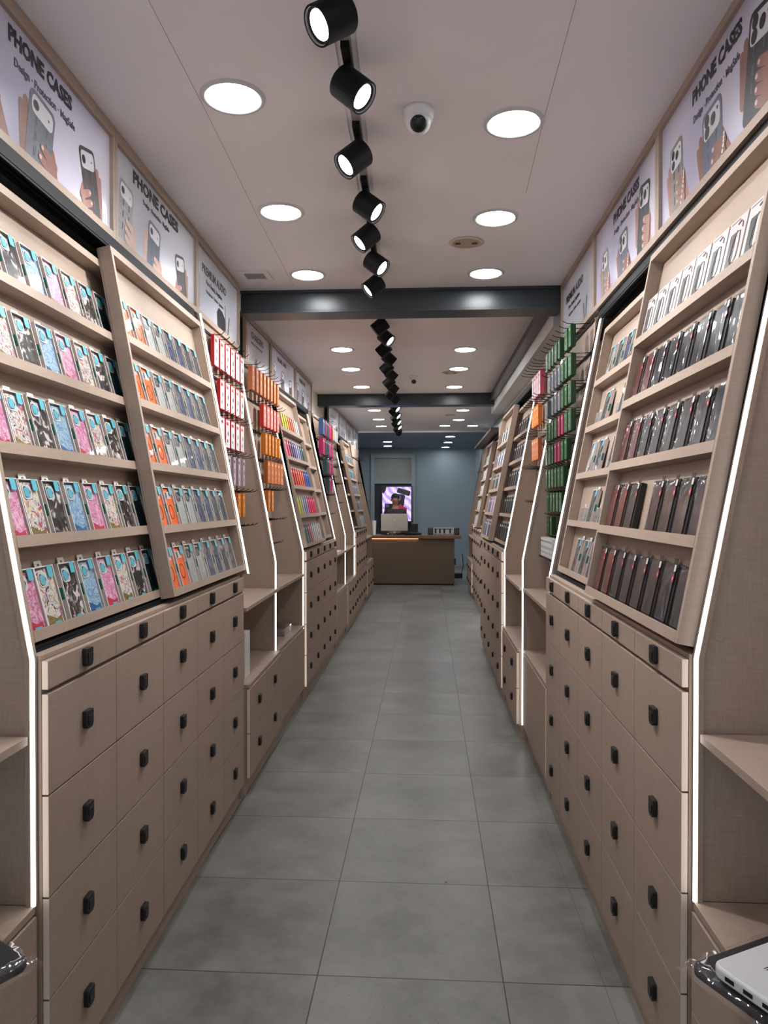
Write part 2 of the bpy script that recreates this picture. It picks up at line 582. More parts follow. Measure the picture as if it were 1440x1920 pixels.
def drawer_cabinet(fr, s0, s1, ncol, label, merge=(), name='drawer_cabinet', knobs=True):
    """five rows of deep drawers under a row of shallow ones"""
    t = thing(name, label, 'cabinet', fr.P(.14, (s0 + s1) / 2, 0))
    MB().box(fr, .018, .272, s0 + .004, s1 - .004, .088, 1.158).build('carcass', WOOD, t)
    MB().box(fr, .030, .272, s0, s1 - .004, 0, .088).build('plinth', WOOD, t)
    MB().box(fr, .018, .272, s0 + .002, s1 - .002, 1.1585, 1.170).build('top_board', WOOD, t)
    rows = [(.114 + .2445 * q, .114 + .2445 * (q + 1)) for q in range(4)]
    rows = [(.096, .3505), (.3505, .595), (.595, .8395), (.8395, 1.084), (1.088, 1.158)]
    rows = [(.096 + 0 * 1, .347), (.347, .592), (.592, .837), (.837, 1.083), (1.088, 1.160)]
    w = (s1 - s0) / ncol
    g = .0021
    for r, (z0, z1) in enumerate(rows):
        for c in range(ncol):
            a, b = s0 + c * w, s0 + (c + 1) * w
            dr = MB().box(fr, 0, .016, a + g, b - g, z0 + g, z1 - g - (.002 if r == 3 else 0), WOOD, EDGE if c == 0 else None).build('drawer', WOOD, t, bevel=.0012)
            knob(fr, 0, (a + b) / 2 + .0, (z0 + z1) / 2 + .004, dr)
    return t


def low_cabinet(fr, s0, s1, cols, rows, label, face=0.0, knobs=True, ztop=.588, name='low_cabinet', split=None):
    t = thing(name, label, 'cabinet', fr.P(.14, (s0 + s1) / 2, 0))
    MB().box(fr, face + .018, .272, s0 + .003, s1 - .003, .088, ztop - .0185).build('carcass', WOOD, t)
    MB().box(fr, face + .030, .272, s0, s1 - .002, 0, .0878).build('plinth', WOOD, t)
    MB().box(fr, face + .004, .272, s0 + .002, s1 - .002, ztop - .018, ztop, WOOD, None).build('worktop', WOOD, t, bevel=.001)
    w = (s1 - s0) / cols; h = (ztop - .022 - .096) / rows
    for c in range(cols):
        for r in range(rows):
            a, b = s0 + c * w, s0 + (c + 1) * w
            z0 = .096 + r * h
            dr = MB().box(fr, face, face + .016, a + .0021, b - .0021, z0 + .0018, z0 + h - .0018, WOOD, EDGE if c == 0 else None).build('drawer' if knobs else 'door', WOOD, t, bevel=.0012)
            if knobs: knob(fr, face, (a + b) / 2, z0 + h / 2 + .01, dr)
    return t


def display_board(fr, k, off, s0, s1, label, depth=.055, name='display_rack', zl=1.195, zt=2.47, brd=.028, pale=False):
    """leaning sliding rack with five ledges"""
    sl = Slant(fr, k, off, z0=zl)
    U = (zt - zl) / math.cos(sl.a)
    t = thing(name, label, 'display rack', sl.P(depth / 2, (s0 + s1) / 2, 0))
    MB().box(sl, depth - .006, depth, s0 + .001, s1 - .001, .001, U - .001).build('back_board', WOOD, t)
    near = MB().box(sl, 0, depth - .0065, s0, s0 + .018, 0, U, WOOD, EDGE if pale else None)
    near.build('side_frame', WOOD, t, bevel=.0012)
    MB().box(sl, 0, depth - .0065, s1 - .018, s1, 0, U).build('side_frame', WOOD, t, bevel=.0012)
    MB().box(sl, 0, depth - .0065, s0 + .0185, s1 - .0185, U - brd, U).build('top_frame', WOOD, t)
    tops = []
    for r in range(5):
        zz = 1.222 + .2325 * r
        u = (zz - zl) / math.cos(sl.a)
        lo = max(0, u - .030)
        mb = MB().box(sl, 0, .0075, s0 + .0185, s1 - .0185, lo, u)
        mb.box(sl, .0080, depth - .0065, s0 + .0185, s1 - .0185, lo, lo + .012)
        mb.build('shelf', WOOD, t)
        tops.append(lo + .0125)
    return sl, tops


def rails(fr, s0, s1, k, which):
    t = thing('sliding_rail', 'dark double channel rail under the racks, ' + which, 'rail', fr.P(.06, (s0 + s1) / 2, 1.170))
    MB().box(fr, .046, .270, s0, s1, 1.1705, 1.176).build('channel_bed', RAILM, t)
    for d in (.052, .080, .108):
        MB().box(fr, d, d + .004, s0, s1, 1.1765, 1.186).build('channel_lip', RAILM, t)
    top = k * (2.5 - 1.165)
    t = thing('sliding_rail', 'black channel rail under the posters, ' + which, 'rail', fr.P(top + .06, (s0 + s1) / 2, 2.475))
    MB().box(fr, top + .006, top + .075, s0, s1, 2.484, 2.524).build('channel_bed', RAILM, t)
    for d in (.008, .030, .052):
        MB().box(fr, top + d, top + d + .003, s0, s1, 2.476, 2.4835).build('channel_lip', RAILM, t)
    # dark void lining behind the racks
    return t


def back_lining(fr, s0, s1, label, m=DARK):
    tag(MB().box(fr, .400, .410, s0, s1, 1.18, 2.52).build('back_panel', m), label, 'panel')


def peg_board(fr, s0, s1, label, rows, k, db=.268, n=7, mat_=WOOD, hooklen=.10):
    """board with rows of black hooks; rows = list of z; returns hook positions"""
    t = thing('peg_board', label, 'peg board', fr.P(db, (s0 + s1) / 2, .60))
    MB().box(fr, db - .012, db, s0 + .001, s1 - .001, .589, 2.50).build('board', mat_, t)
    pos = {}
    w = (s1 - s0 - .06) / n
    for r, row in enumerate(rows):
        z, num, ln = row
        MB().box(fr, db - .018, db - .0125, s0 + .01, s1 - .01, z - .008, z + .006).build('hook_bar', BLACKM, t)
        for c in range(num):
            s = s1 - .03 - w * (c + .5)
            d0 = db - .0185
            MB().tube([fr.P(d0, s, z), fr.P(d0 - ln * .55, s, z - .002), fr.P(d0 - ln * .85, s, z + .002), fr.P(d0 - ln, s, z + .014)], .0022, BLACKM, 5).build('hook', BLACKM, t)
            pos[(r, c)] = (d0, s, z, ln)
    return t, pos


# --- products -------------------------------------------------------
def place(kind, M, label, cat, group):
    """instance of a product: root mesh plus part meshes that share data"""
    root_me, parts = kind
    o = bpy.data.objects.new(root_me[0], root_me[1]); COL.objects.link(o)
    o.matrix_world = M
    tag(o, label, cat, group)
    for nm, me in parts:
        c = bpy.data.objects.new(nm, me); COL.objects.link(c); c.parent = o
    return o


def case_pack(style, w=.100, h=.167, t=.016):
    """boxed phone case seen through the window of its pack"""
    card = mat('pack card', srgb(204, 192, 184), .5)
    teal = mat('teal sticker', srgb(86, 178, 196), .4)
    dteal = mat('dark teal label', srgb(38, 122, 112), .4)
    m = style['mat']
    mb = MB()
    # tray: back, bottom, sides with bright front rim
    mb.box(WORLD, -w / 2, w / 2, -.003, 0, 0, h, style.get('tray', mat('pack tray', srgb(172, 166, 166), .5)))
    for x0, x1 in ((-w / 2, -w / 2 + .0025), (w / 2 - .0025, w / 2)):
        mb.box(WORLD, x0, x1, -t, -.003, 0, h, card)
    mb.box(WORLD, -w / 2 + .0025, w / 2 - .0025, -t, -.003, 0, .0025, card)
    mb.box(WORLD, -w / 2 + .0025, w / 2 - .0025, -t, -.003, h - .0025, h, card)
    for x0, x1, z0, z1 in ((-w / 2, -w / 2 + .0028, 0, h), (w / 2 - .0028, w / 2, 0, h), (-w / 2 + .0028, w / 2 - .0028, h - .0028, h), (-w / 2 + .0028, w / 2 - .0028, 0, .002)):
        mb.box(WORLD, x0, x1, -t - .0006, -t, z0, z1, PAPER)
    # dark teal label on both side walls
    for x0, x1 in ((-w / 2 - .0006, -w / 2), (w / 2, w / 2 + .0006)):
        mb.box(WORLD, x0, x1, -t + .003, -.004, h * .40, h * .60, dteal)
    root = ('phone_case_pack', mb.mesh('phone_case_pack'))
    parts = []
    cw, ch = w * .86, h * .91
    mb = MB(); cz = .006 + ch / 2
    mb.flat(rrect(0, cz, cw, ch, .012), m, y=-.003, thick=.009)
    if style.get('rim'):
        mb.flat(rrect(0, cz, cw + .004, ch + .004, .013), style['rim'], y=-.003, thick=.006)
    # tail of a different colour
    if style.get('tail'):
        mb.flat([(-cw * .42, .012), (cw * .42, .012), (cw * .40, .030), (cw * .1, .024), (-cw * .2, .034), (-cw * .42, .040)], style['tail'], y=-.0121, thick=.0006)
    parts.append(('phone_case', mb.mesh('phone_case')))
    mb = MB(); iz = cz + ch / 2 - .024
    if style.get('island') == 'bar':
        mb.flat(rrect(-.002, iz, cw * .72, .030, .008), mat('camera plate grey', srgb(196, 196, 198), .35), y=-.0122, thick=.0012)
        mb.flat(rrect(-cw * .24, iz, .012, .024, .005), BLACK, y=-.0135, thick=.0008)
    elif style.get('island') == 'ring':
        mb.flat(rrect(-cw * .12, iz - .004, cw * .56, .038, .012), mat('smoked camera plate', srgb(44, 44, 48), .3), y=-.0122, thick=.0012)
        for dx, dz in ((-.011, .007), (-.011, -.009), (.004, -.001)):
            mb.flat(rrect(-cw * .12 + dx, iz - .004 + dz, .012, .012, .0058), mat('camera glass grey', srgb(150, 150, 155), .2), y=-.0135, thick=.0008)
    else:
        mb.flat(rrect(-cw * .14, iz - .002, cw * .5, .040, .011), mat('pale camera plate', srgb(205, 205, 210), .35), y=-.0122, thick=.0012)
        for dx, dz in ((-.009, .009), (-.009, -.009), (.008, 0)):
            mb.flat(rrect(-cw * .14 + dx, iz - .002 + dz, .013, .013, .0062), BLACK, y=-.0135, thick=.0008)
    parts.append(('camera_cutout', mb.mesh('camera_cutout')))
    if style.get('magnet'):
        mb = MB(); R = cw * .30; n = 18
        mc = style['magnet']; zc = cz - .014
        for q in range(n):
            a0, a1 = 2 * PI * q / n, 2 * PI * (q + 1) / n
            f = lambda r, a: (r * math.cos(a), zc + r * 1.15 * math.sin(a))
            mb.flat([f(R, a0), f(R, a1), f(R - .0035, a1), f(R - .0035, a0)], mc, y=-.0123, thick=.0006)
        parts.append(('magnet_ring', mb.mesh('magnet_ring')))
    mb = MB()
    mb.flat(rrect(w * .26, h - .0165, w * .25, .031, .002, 1), teal, y=-t - .0012, thick=.0004)
    parts.append(('corner_sticker', mb.mesh('corner_sticker')))
    if not style.get('plainsticker'):
        mb = MB(); mb.flat(rrect(-w * .16, h - .036, w * .26, .026, .006), teal, y=-.0145, thick=.0005)
        parts.append(('round_sticker', mb.mesh('round_sticker')))
        mb = MB(); mb.flat(rrect(w * .06, .0105, w * .36, .013, .002, 1), teal, y=-.0145, thick=.0005)
        parts.append(('base_sticker', mb.mesh('base_sticker')))
    mb = MB(); z0 = h
    mb.flat([(-.019, z0), (.019, z0), (.017, z0 + .017), (-.017, z0 + .017)], PAPER, y=-.003, thick=.0008)
    mb.flat([(-.006, z0 + .003), (.006, z0 + .003), (.006, z0 + .006), (.002, z0 + .009), (-.002, z0 + .009), (-.006, z0 + .006)], mat('tab hole', srgb(96, 86, 80), .8), y=-.0039, thick=.0002)
    parts.append(('hang_tab', mb.mesh('hang_tab')))
    mb = MB(); mb.flat([(-w / 2 + .0028, .002), (w / 2 - .0028, .002), (w / 2 - .0028, h - .0028), (-w / 2 + .0028, h - .0028)], FILM, y=-t - .0002)
    parts.append(('window', mb.mesh('window')))
    return root, parts


S = {}
S['pink'] = dict(mat=pattern_mat('pink swirl', [srgb(230, 150, 190), srgb(170, 90, 130), srgb(240, 190, 215), srgb(206, 130, 172)], 34, 1.6), tail=mat('red tail', srgb(190, 30, 66), .3))
S['blue'] = dict(mat=pattern_mat('blue swirl', [srgb(120, 165, 200), srgb(175, 205, 225), srgb(80, 130, 175), srgb(160, 195, 215)], 34, 1.6), tail=mat('blue tail', srgb(24, 96, 150), .3))
S['black'] = dict(mat=pattern_mat('black marble', [srgb(20, 18, 18), srgb(38, 34, 34), srgb(60, 54, 52), srgb(215, 205, 200)], 34, 1.2))
S['multi'] = dict(mat=pattern_mat('multicolour doodle', [srgb(60, 60, 66), srgb(225, 222, 226), srgb(205, 205, 220), srgb(232, 205, 90), srgb(130, 160, 215), srgb(190, 60, 80)], 36, 2.2), tail=pattern_mat('gold glitter', [srgb(40, 35, 25), srgb(170, 150, 70)], 260))
S['dark'] = dict(mat=pattern_mat('dark teal marble', [srgb(8, 26, 32), srgb(16, 44, 54), srgb(30, 60, 68)], 48))
RINGD = mat('magnet ring dark', srgb(52, 36, 34), .4)
RINGW = mat('magnet ring white', srgb(196, 200, 204), .4)
S['orange'] = dict(mat=mat('orange case', srgb(240, 104, 30), .35), island='bar', magnet=RINGD, plainsticker=True, tray=mat('orange tray', srgb(222, 96, 44), .5))
S['clear'] = dict(mat=mat('frosted clear case', srgb(166, 170, 168), .3), island='ring', magnet=RINGW, plainsticker=True)
S['slate'] = dict(mat=mat('slate blue case', srgb(74, 84, 112), .3), island='ring', magnet=mat('ring navy', srgb(40, 44, 70), .4), plainsticker=True)
S['grey'] = dict(mat=mat('dark grey case', srgb(72, 76, 78), .3), island='ring', magnet=mat('ring charcoal', srgb(48, 50, 52), .4), plainsticker=True)
S['brown'] = dict(mat=mat('brown grey case', srgb(84, 76, 74), .3), island='ring', plainsticker=True, magnet=mat('ring charcoal'))
KIND = {k: case_pack(v) for k, v in S.items()}
NAMES = dict(pink='pink swirl', blue='blue swirl', black='black marbled', multi='multicoloured doodle', dark='dark teal', orange='orange ring', clear='frosted clear ring', slate='slate blue ring', grey='dark grey ring', brown='brown grey ring')


def bag_pack(col, w=.104, h=.172, t=.022):
    """dark case in a wrinkled clear bag on a black box"""
    card = mat('black brown box', srgb(26, 19, 17), .45)
    mb = MB()
    mb.box(WORLD, -w / 2, w / 2, -t + .004, 0, 0, h, card)
    root = ('bagged_case_pack', mb.mesh('bagged_case_pack'))
    cm = mat('bagged case ' + str(col), srgb(*col), .3, noise=.3, nscale=60)
    p = []
    mb = MB(); mb.flat(rrect(-.006, h * .49, w * .78, h * .92, .012), cm, y=-t + .004, thick=.003)
    p.append(('phone_case', mb.mesh('phone_case')))
    mb = MB()
    mb.flat(rrect(w * .36, h - .012, .013, .018, .001, 1), PAPER, y=-t - .0002, thick=.0005)
    p.append(('white_tag', mb.mesh('white_tag')))
    mb = MB()
    mb.flat(rrect(w * .33, h - .040, .013, .018, .001, 1), mat('red tag', srgb(196, 26, 48), .4), y=-t - .0002, thick=.0005)
    mb.flat(rrect(w * .33, h - .040, .005, .008, .001, 1), PAPER, y=-t - .0008, thick=.0003)
    p.append(('red_tag', mb.mesh('red_tag')))
    # wrinkled bag: a slightly puffed grid
    mb = MB(); nx, nz = 7, 12; g = []
    rnd = random.Random(hash(col) % 999)
    for i in range(nx + 1):
        row = []
        for j in range(nz + 1):
            x = -w / 2 + .001 + (w - .008) * i / nx; z = .003 + (h - .004) * j / nz
            e = math.sin(PI * i / nx) ** .5 * (math.sin(PI * j / nz) ** .4 if 0 < j < nz else 0)
            row.append(mb.bm.verts.new((x, -t - .0015 - .006 * e - rnd.uniform(0, .0004), z)))
        g.append(row)
    i0 = mb.mi(BAG)
    for i in range(nx):
        for j in range(nz):
            f = mb.bm.faces.new((g[i][j], g[i + 1][j], g[i + 1][j + 1], g[i][j + 1])); f.smooth = True
    p.append(('clear_bag', mb.mesh('clear_bag')))
    mb = MB(); z0 = h
    mb.flat([(-.013, z0), (.013, z0), (.015, z0 + .015), (-.015, z0 + .015)], mat('brown tab', srgb(62, 48, 42), .5), y=-.010, thick=.0008)
    mb.flat([(-.005, z0 + .004), (.005, z0 + .004), (.002, z0 + .010), (-.002, z0 + .010)], mat('tab hole'), y=-.0109, thick=.0002)
    p.append(('hang_tab', mb.mesh('hang_tab')))
    return root, p


BAGC = dict(red=(92, 36, 32), black=(22, 27, 27), charcoal=(32, 32, 33), navy=(18, 24, 42), brown=(40, 31, 30))
BK = {k: bag_pack(v) for k, v in BAGC.items()}


def cable_box(w=.114, h=.166, t=.024, tint=(196, 188, 186), stripe=(22, 21, 23), seed=1):
    mb = MB(); c = mat('cable box card %d' % tint[0], srgb(*tint), .4)
    mb.box(WORLD, -w / 2, w / 2, -t, 0, 0, h, c)
    root = ('cable_box', mb.mesh('cable_box')); p = []
    st = mat('stripe %d' % stripe[0], srgb(*stripe), .4)
    mb = MB()
    mb.flat(rrect(-w * .14, h * .42, w * .34, h * .66, .004), st, y=-t, thick=.0010)
    p.append(('printed_panel', mb.mesh('printed_panel')))
    mb = MB()
    lo = [(w * .08, h * .25), (w * .02, h * .2), (-.01, h * .3), (-.005, h * .6), (w * .1, h * .75), (w * .25, h * .72), (w * .3, h * .55), (w * .29, h * .3), (w * .14, h * .18)]
    mb.tube([(x, -t - .0015, z) for x, z in lo], .0014, mat('cable grey', srgb(130, 122, 124), .4), 5)
    mb.tube([(w * .05, -t - .0015, h * .86), (w * .20, -t - .0015, h * .90), (w * .33, -t - .0015, h * .84), (w * .33, -t - .0015, h * .76)], .0016, mat('cable grey'), 5)
    p.append(('cable', mb.mesh('cable')))
    mb = MB()
    for zz, ww in ((.94, .5), (.05, .25)):
        mb.box(WORLD, -w * .42, -w * .42 + w * ww, -t - .0005, -t, h * zz, h * zz + .004, mat('grey print', srgb(110, 110, 112), .5))
    if seed % 2: mb.box(WORLD, w * .18, w * .40, -t - .0005, -t, h * .10, h * .19, mat('red tag'))
    p.append(('printed_mark', mb.mesh('printed_mark')))
    return root, p


CB = [cable_box(seed=1), cable_box(tint=(204, 197, 194), stripe=(24, 24, 26), seed=2), cable_box(tint=(192, 182, 180), stripe=(48, 40, 40), seed=3)]


def simple_pack(name, w, h, t, body, front=None, mark=None, tab=None, inner=None):
    """small boxed article of one mesh with coloured panels (too small in view for parts)"""
    mb = MB()
    mb.box(WORLD, -w / 2, w / 2, -t, 0, 0, h, body)
    if front: mb.box(WORLD, -w * .48, w * .48, -t - .0006, -t, h * .02, h * .97, front)
    if inner: 
        mb.flat(rrect(w * .04, h * .50, w * .22, h * .17, w * .1, 2), inner, y=-t - .0006, thick=.0006)
        mb.flat(rrect(-w * .10, h * .24, w * .20, h * .12, w * .09, 2), inner, y=-t - .0006, thick=.0006)
    if mark: mb.box(WORLD, -w * .36, w * .1, -t - .0014, -t - .0004, h * .78, h * .88, mark)
    if tab:
        mb.flat([(-.012, h), (-.012, h + .017), (.012, h + .017), (.012, h), (.006, h), (.006, h + .0138), (-.006, h + .0138), (-.006, h)], tab, y=-t * .4, thick=.0008)
    return (name, mb.mesh(name)), []


def C(r, g, b, rough=.4):
    return mat('card %d %d %d' % (r, g, b), srgb(r, g, b), rough)


REDW = simple_pack('audio_box', .092, .168, .020, C(186, 24, 32), C(224, 218, 218), C(196, 30, 40), C(186, 24, 32), C(120, 116, 122))
REDW2 = simple_pack('audio_box', .092, .168, .020, C(186, 24, 32), C(228, 222, 222), C(196, 30, 40), C(186, 24, 32), BLACK)
ORW = simple_pack('audio_box', .092, .168, .020, C(196, 60, 30), C(226, 220, 220), C(226, 100, 30), C(186, 24, 32), BLACK)
PUR = simple_pack('adapter_box', .050, .17, .03, C(170, 150, 160), C(196, 176, 186), BLACK, C(210, 205, 205), BLACK)
ORG = simple_pack('charger_box', .064, .16, .030, C(168, 92, 50), C(216, 128, 76), C(236, 200, 170), C(150, 80, 46), C(230, 190, 160))
ORG2 = simple_pack('charger_box', .066, .15, .030, C(200, 110, 30), C(226, 140, 50), C(240, 210, 170), C(180, 90, 30), C(236, 210, 180))
RED2 = simple_pack('charger_box', .084, .155, .030, C(196, 36, 20), C(222, 140, 126), C(230, 225, 222), C(196, 36, 20), C(232, 228, 226))
GRN = simple_pack('cable_pack', .084, .112, .026, C(10, 50, 18), C(18, 80, 26), C(96, 150, 96), C(20, 90, 40), C(120, 160, 120))
GRN2 = simple_pack('cable_pack', .066, .112, .026, C(10, 50, 18), C(24, 92, 32), C(150, 190, 150), C(20, 90, 40), C(10, 50, 20))
GRY = simple_pack('cable_pack', .074, .112, .026, C(86, 90, 96), C(126, 130, 138), C(200, 202, 206), C(70, 72, 76), C(92, 96, 104))
MAG = simple_pack('cable_pack', .064, .112, .026, C(140, 24, 66), C(168, 40, 86), C(220, 150, 180), C(120, 20, 60), C(120, 20, 60))
PNK = simple_pack('cable_pack', .085, .17, .030, C(190, 70, 96), C(224, 204, 210), C(190, 60, 90), C(150, 30, 60), C(190, 120, 140))
WBK = simple_pack('pen_box', .028, .115, .05, C(212, 212, 212), C(222, 222, 222), BLACK, None, BLACK)


def strip_pack(col, w=.052, h=.165, t=.02):
    return simple_pack('slim_case_pack', w, h, t, C(*[int(c * .8) for c in col]), C(*col), C(222, 222, 222), C(215, 215, 215))


# ------------------------------------------------------------------ LEFT WALL, first stretch
K1 = .25 / 1.355
K2 = .30 / 1.355
KR = .26 / 1.355

# display bay nearest the camera on the left
partition(L1, 1.667, K1, 'slanted upright panel with bright LED edge, nearest on the left', zlo=.588, led_lo=.588)
drawer_cabinet(L1, 1.690, 3.705, 5, 'beige drawer cabinet with black knobs, nearest on the left')
rails(L1, 1.688, 3.70, K1, 'left rack nearest the camera')
back_lining(L1, 1.69, 3.76, 'dark back panel behind the nearest left racks')
slb, tops = display_board(L1, K1, .045, 1.712, 2.790, 'leaning rear rack of swirl phone cases, nearest on the left', zt=2.42)
cyc = ['pink', 'multi', 'black', 'blue', 'pink', 'multi', 'black', 'dark']
ROWN = ['bottom ledge', 'second ledge up', 'middle ledge', 'second ledge down', 'top ledge']
for r in range(5):
    for c in range(8):
        s = 1.734 + .0305 + .1235 * c
        kk = cyc[c]
        if c == 0: s += .021
        j = random.uniform(-1, 1)
        M = matrix_of(slb, .0315, s + .002 * j, tops[r] + .0008) @ Matrix.Rotation(math.radians(j * .5), 4, 'Y') @ Matrix.Rotation(math.radians(-4.6), 4, 'X')
        place(KIND[kk], M, '%s case pack, %s of near left rear rack, %s from near end' % (NAMES[kk], ROWN[r], ORD[c]), 'phone case', 'swirl phone case packs on the near left rear rack')
sla, tops = display_board(L1, K1, -.008, 2.612, 3.738, 'leaning front rack starting with orange phone cases, left side', depth=.052)
cyc = ['orange', 'orange', 'clear', 'clear', 'slate', 'slate', 'grey', 'grey']
for r in range(5):
    for c in range(8):
        s = 2.662 + .030 + .1275 * c
        kk = cyc[c]
        j = random.uniform(-1, 1)
        M = matrix_of(sla, .0295, s + .002 * j, tops[r] + .0008) @ Matrix.Rotation(math.radians(j * .4), 4, 'Y') @ Matrix.Rotation(math.radians(-4.4), 4, 'X')
        place(KIND[kk], M, '%s case pack, %s of left front rack, %s from near end' % (NAMES[kk], ROWN[r], ORD[c]), 'phone case', 'ring phone case packs on the left front rack')

# open hook bay A
partition(L1, 3.765, K1, 'slanted LED edged panel at the far end of the first left racks', led_lo=1.172, flush=-.014, low=.02)
rowsA = [(2.465, 6, .075), (2.245, 6, .09), (2.035, 6, .10), (1.825, 6, .115), (1.61, 6, .13), (1.40, 6, .13)]
_, pos = peg_board(L1, 3.784, 4.695, 'beige hook board holding red and white audio boxes, left side', rowsA, K1, n=7)


def hang(fr, pos, r, c, kind, label, cat, group, h=.165, front=.0, tilt=0.0):
    d0, s, z, ln = pos[(r, c)]
    M = matrix_of(fr, d0 - .012 - front, s, z - h - .010)
    if tilt: M = M @ Matrix.Rotation(tilt, 4, 'Z')
    return place(kind, M, label, cat, group)


HR = ['top hook row', 'second hook row', 'third hook row', 'fourth hook row', 'fifth hook row', 'sixth hook row', 'seventh hook row', 'eighth hook row', 'ninth hook row']
for r, n, kinds in ((0, 6, [REDW, REDW, REDW2, REDW2, REDW, REDW]), (1, 5, [ORW, ORW, ORW, REDW2, REDW]), (2, 5, [REDW, REDW, REDW, REDW2, REDW2])):
    for c in range(n):
        hang(L1, pos, r, c, kinds[c], 'red and white audio box, %s of first left board, %s from far end' % (HR[r], ORD[c]), 'box', 'audio boxes on the first left hook board')
for c in range(4):
    hang(L1, pos, 3, c, PUR, 'mauve adapter box, %s of first left board, %s from far end' % (HR[3], ORD[c]), 'box', 'adapter boxes on the first left hook board', h=.17)
for c in range(2):
    hang(L1, pos, 4, c, ORG2, 'orange charger box, %s of first left board, %s from far end' % (HR[4], ORD[c]), 'box', 'orange boxes on the first left hook board', h=.15)


def shelf(fr, s0, s1, label, face=.004, z=.99):
    tag(MB().box(fr, face, .2555, s0 + .001, s1 - .001, z - .02, z).build('shelf', WOOD, bevel=.001), label, 'shelf')


shelf(L1, 3.784, 4.693, 'beige upper shelf below the red audio boxes')
low_cabinet(L1, 3.784, 4.693, 2, 2, 'low beige cabinet with four knobs below the red audio boxes', face=-.012)
partition(L1, 4.697, K1, 'slanted LED edged panel between the two left hook boards', zlo=.588, led_lo=.588)

# hook bay B
rowsB = [(2.455, 8, .11), (2.245, 6, .12), (2.045, 6, .12), (1.85, 6, .13), (1.64, 6, .13), (1.42, 6, .13), (1.24, 4, .10)]
LB = Frame(-1, .960, .0, 5.0)
_, pos = peg_board(LB, 4.716, 5.690, 'beige hook board holding orange charger boxes, left side', rowsB, K2, n=8)
for c in range(8): hang(LB, pos, 0, c, ORG, 'orange brown charger box, top hook row of second left board, %s from far end' % ORD[c], 'box', 'charger boxes on the second left hook board', h=.16, front=.02)
for c in range(5): hang(LB, pos, 1, c, RED2, 'red and white charger box, second hook row of second left board, %s from far end' % ORD[c], 'box', 'charger boxes on the second left hook board', h=.155, front=.02)
for c in range(5): hang(LB, pos, 2, c, ORG2, 'bright orange charger box, third hook row of second left board, %s from far end' % ORD[c], 'box', 'charger boxes on the second left hook board', h=.15, front=.03)
for c in range(5): hang(LB, pos, 3, c, ORG, 'tilted orange charger box, fourth hook row of second left board, %s from far end' % ORD[c], 'box', 'charger boxes on the second left hook board', h=.16, front=.05, tilt=-.12)
for c in (3, 4): hang(LB, pos, 4, c, ORG2, 'orange and white box, fifth hook row of second left board, %s from far end' % ORD[c], 'box', 'charger boxes on the second left hook board', h=.15, front=.05)
for c in (3,): hang(LB, pos, 5, c, ORG, 'orange and white box hanging alone on the sixth hook row, left', 'box', 'charger boxes on the second left hook board', h=.16, front=.03)
shelf(LB, 4.716, 5.69, 'beige upper shelf below the orange charger boxes')
low_cabinet(LB, 4.716, 5.69, 2, 1, 'low beige cabinet with plain doors below the orange boxes', face=.0, knobs=False)

# display bay 2 left
partition(L2, 5.694, K2, 'slanted LED edged panel before the colourful slim cases, left', led_lo=.096, zlo=0.0)
drawer_cabinet(L2, 5.716, 7.70, 5, 'beige drawer cabinet below the colourful slim cases, left side')
rails(L2, 5.714, 7.70, K2, 'second left display')
back_lining(L2, 5.72, 7.70, 'dark back panel behind the second left racks')
sl2, tops = display_board(L2, K2, -.012, 5.722, 6.80, 'leaning front rack of colourful slim phone cases, left side', depth=.05)
SETS = [[(60, 84, 84), (70, 120, 110), (84, 132, 120), (170, 96, 116), (196, 130, 150), (190, 188, 188), (205, 203, 200), (196, 196, 194), (206, 204, 204), (198, 196, 196)],
        [(70, 76, 78), (206, 204, 60), (196, 200, 70), (180, 176, 196), (150, 140, 180), (160, 150, 190), (232, 40, 100), (230, 44, 104), (224, 50, 110), (228, 46, 100)],
        [(186, 30, 40), (200, 40, 40), (204, 36, 50), (212, 70, 40), (226, 90, 40), (226, 100, 46), (214, 80, 50), (50, 84, 170), (56, 92, 176), (46, 80, 160)],
        [(226, 44, 100), (220, 50, 96), (206, 60, 96), (96, 60, 90), (84, 60, 96), (110, 100, 150), (150, 150, 190), (130, 140, 180), (60, 90, 90), (56, 84, 84)],
        [(190, 36, 60), (196, 44, 66), (206, 206, 50), (214, 212, 56), (226, 170, 60), (226, 110, 70), (214, 90, 66), (206, 130, 110), (200, 204, 206), (206, 208, 210)]]


def cname(c):
    r, g, b = c
    mx, mn = max(c), min(c)
    if mx - mn < 22: return 'white' if mx > 170 else ('grey' if mx > 90 else 'dark grey')
    if r > 185 and g > 185: return 'lime yellow'
    if r == mx and g > .6 * r and b < .5 * r: return 'amber'
    if r == mx and g > 60 and b < 75 and g > b: return 'orange'
    if r == mx and b > .4 * r: return 'pink'
    if r == mx: return 'red'
    if g == mx: return 'teal green'
    return 'blue' if b > 1.5 * r else 'lilac'


def fill(sl, tops, s0, pitch, sets, where, group, w=None, nn=.042, h=.165):
    for r, cols in enumerate(sets):
        for c, col in enumerate(cols):
            if col is None: continue
            key = 'strip%s%s' % (col, w)
            if key not in KIND: KIND[key] = strip_pack(col, w or pitch * .62, h)
            M = matrix_of(sl, nn, s0 + pitch * (c + .5), tops[r] + .0005)
            place(KIND[key], M, 'slim %s pack, %s of %s, %s from near end' % (cname(col), ROWN[r], where, ORD[c]), 'phone case', group)


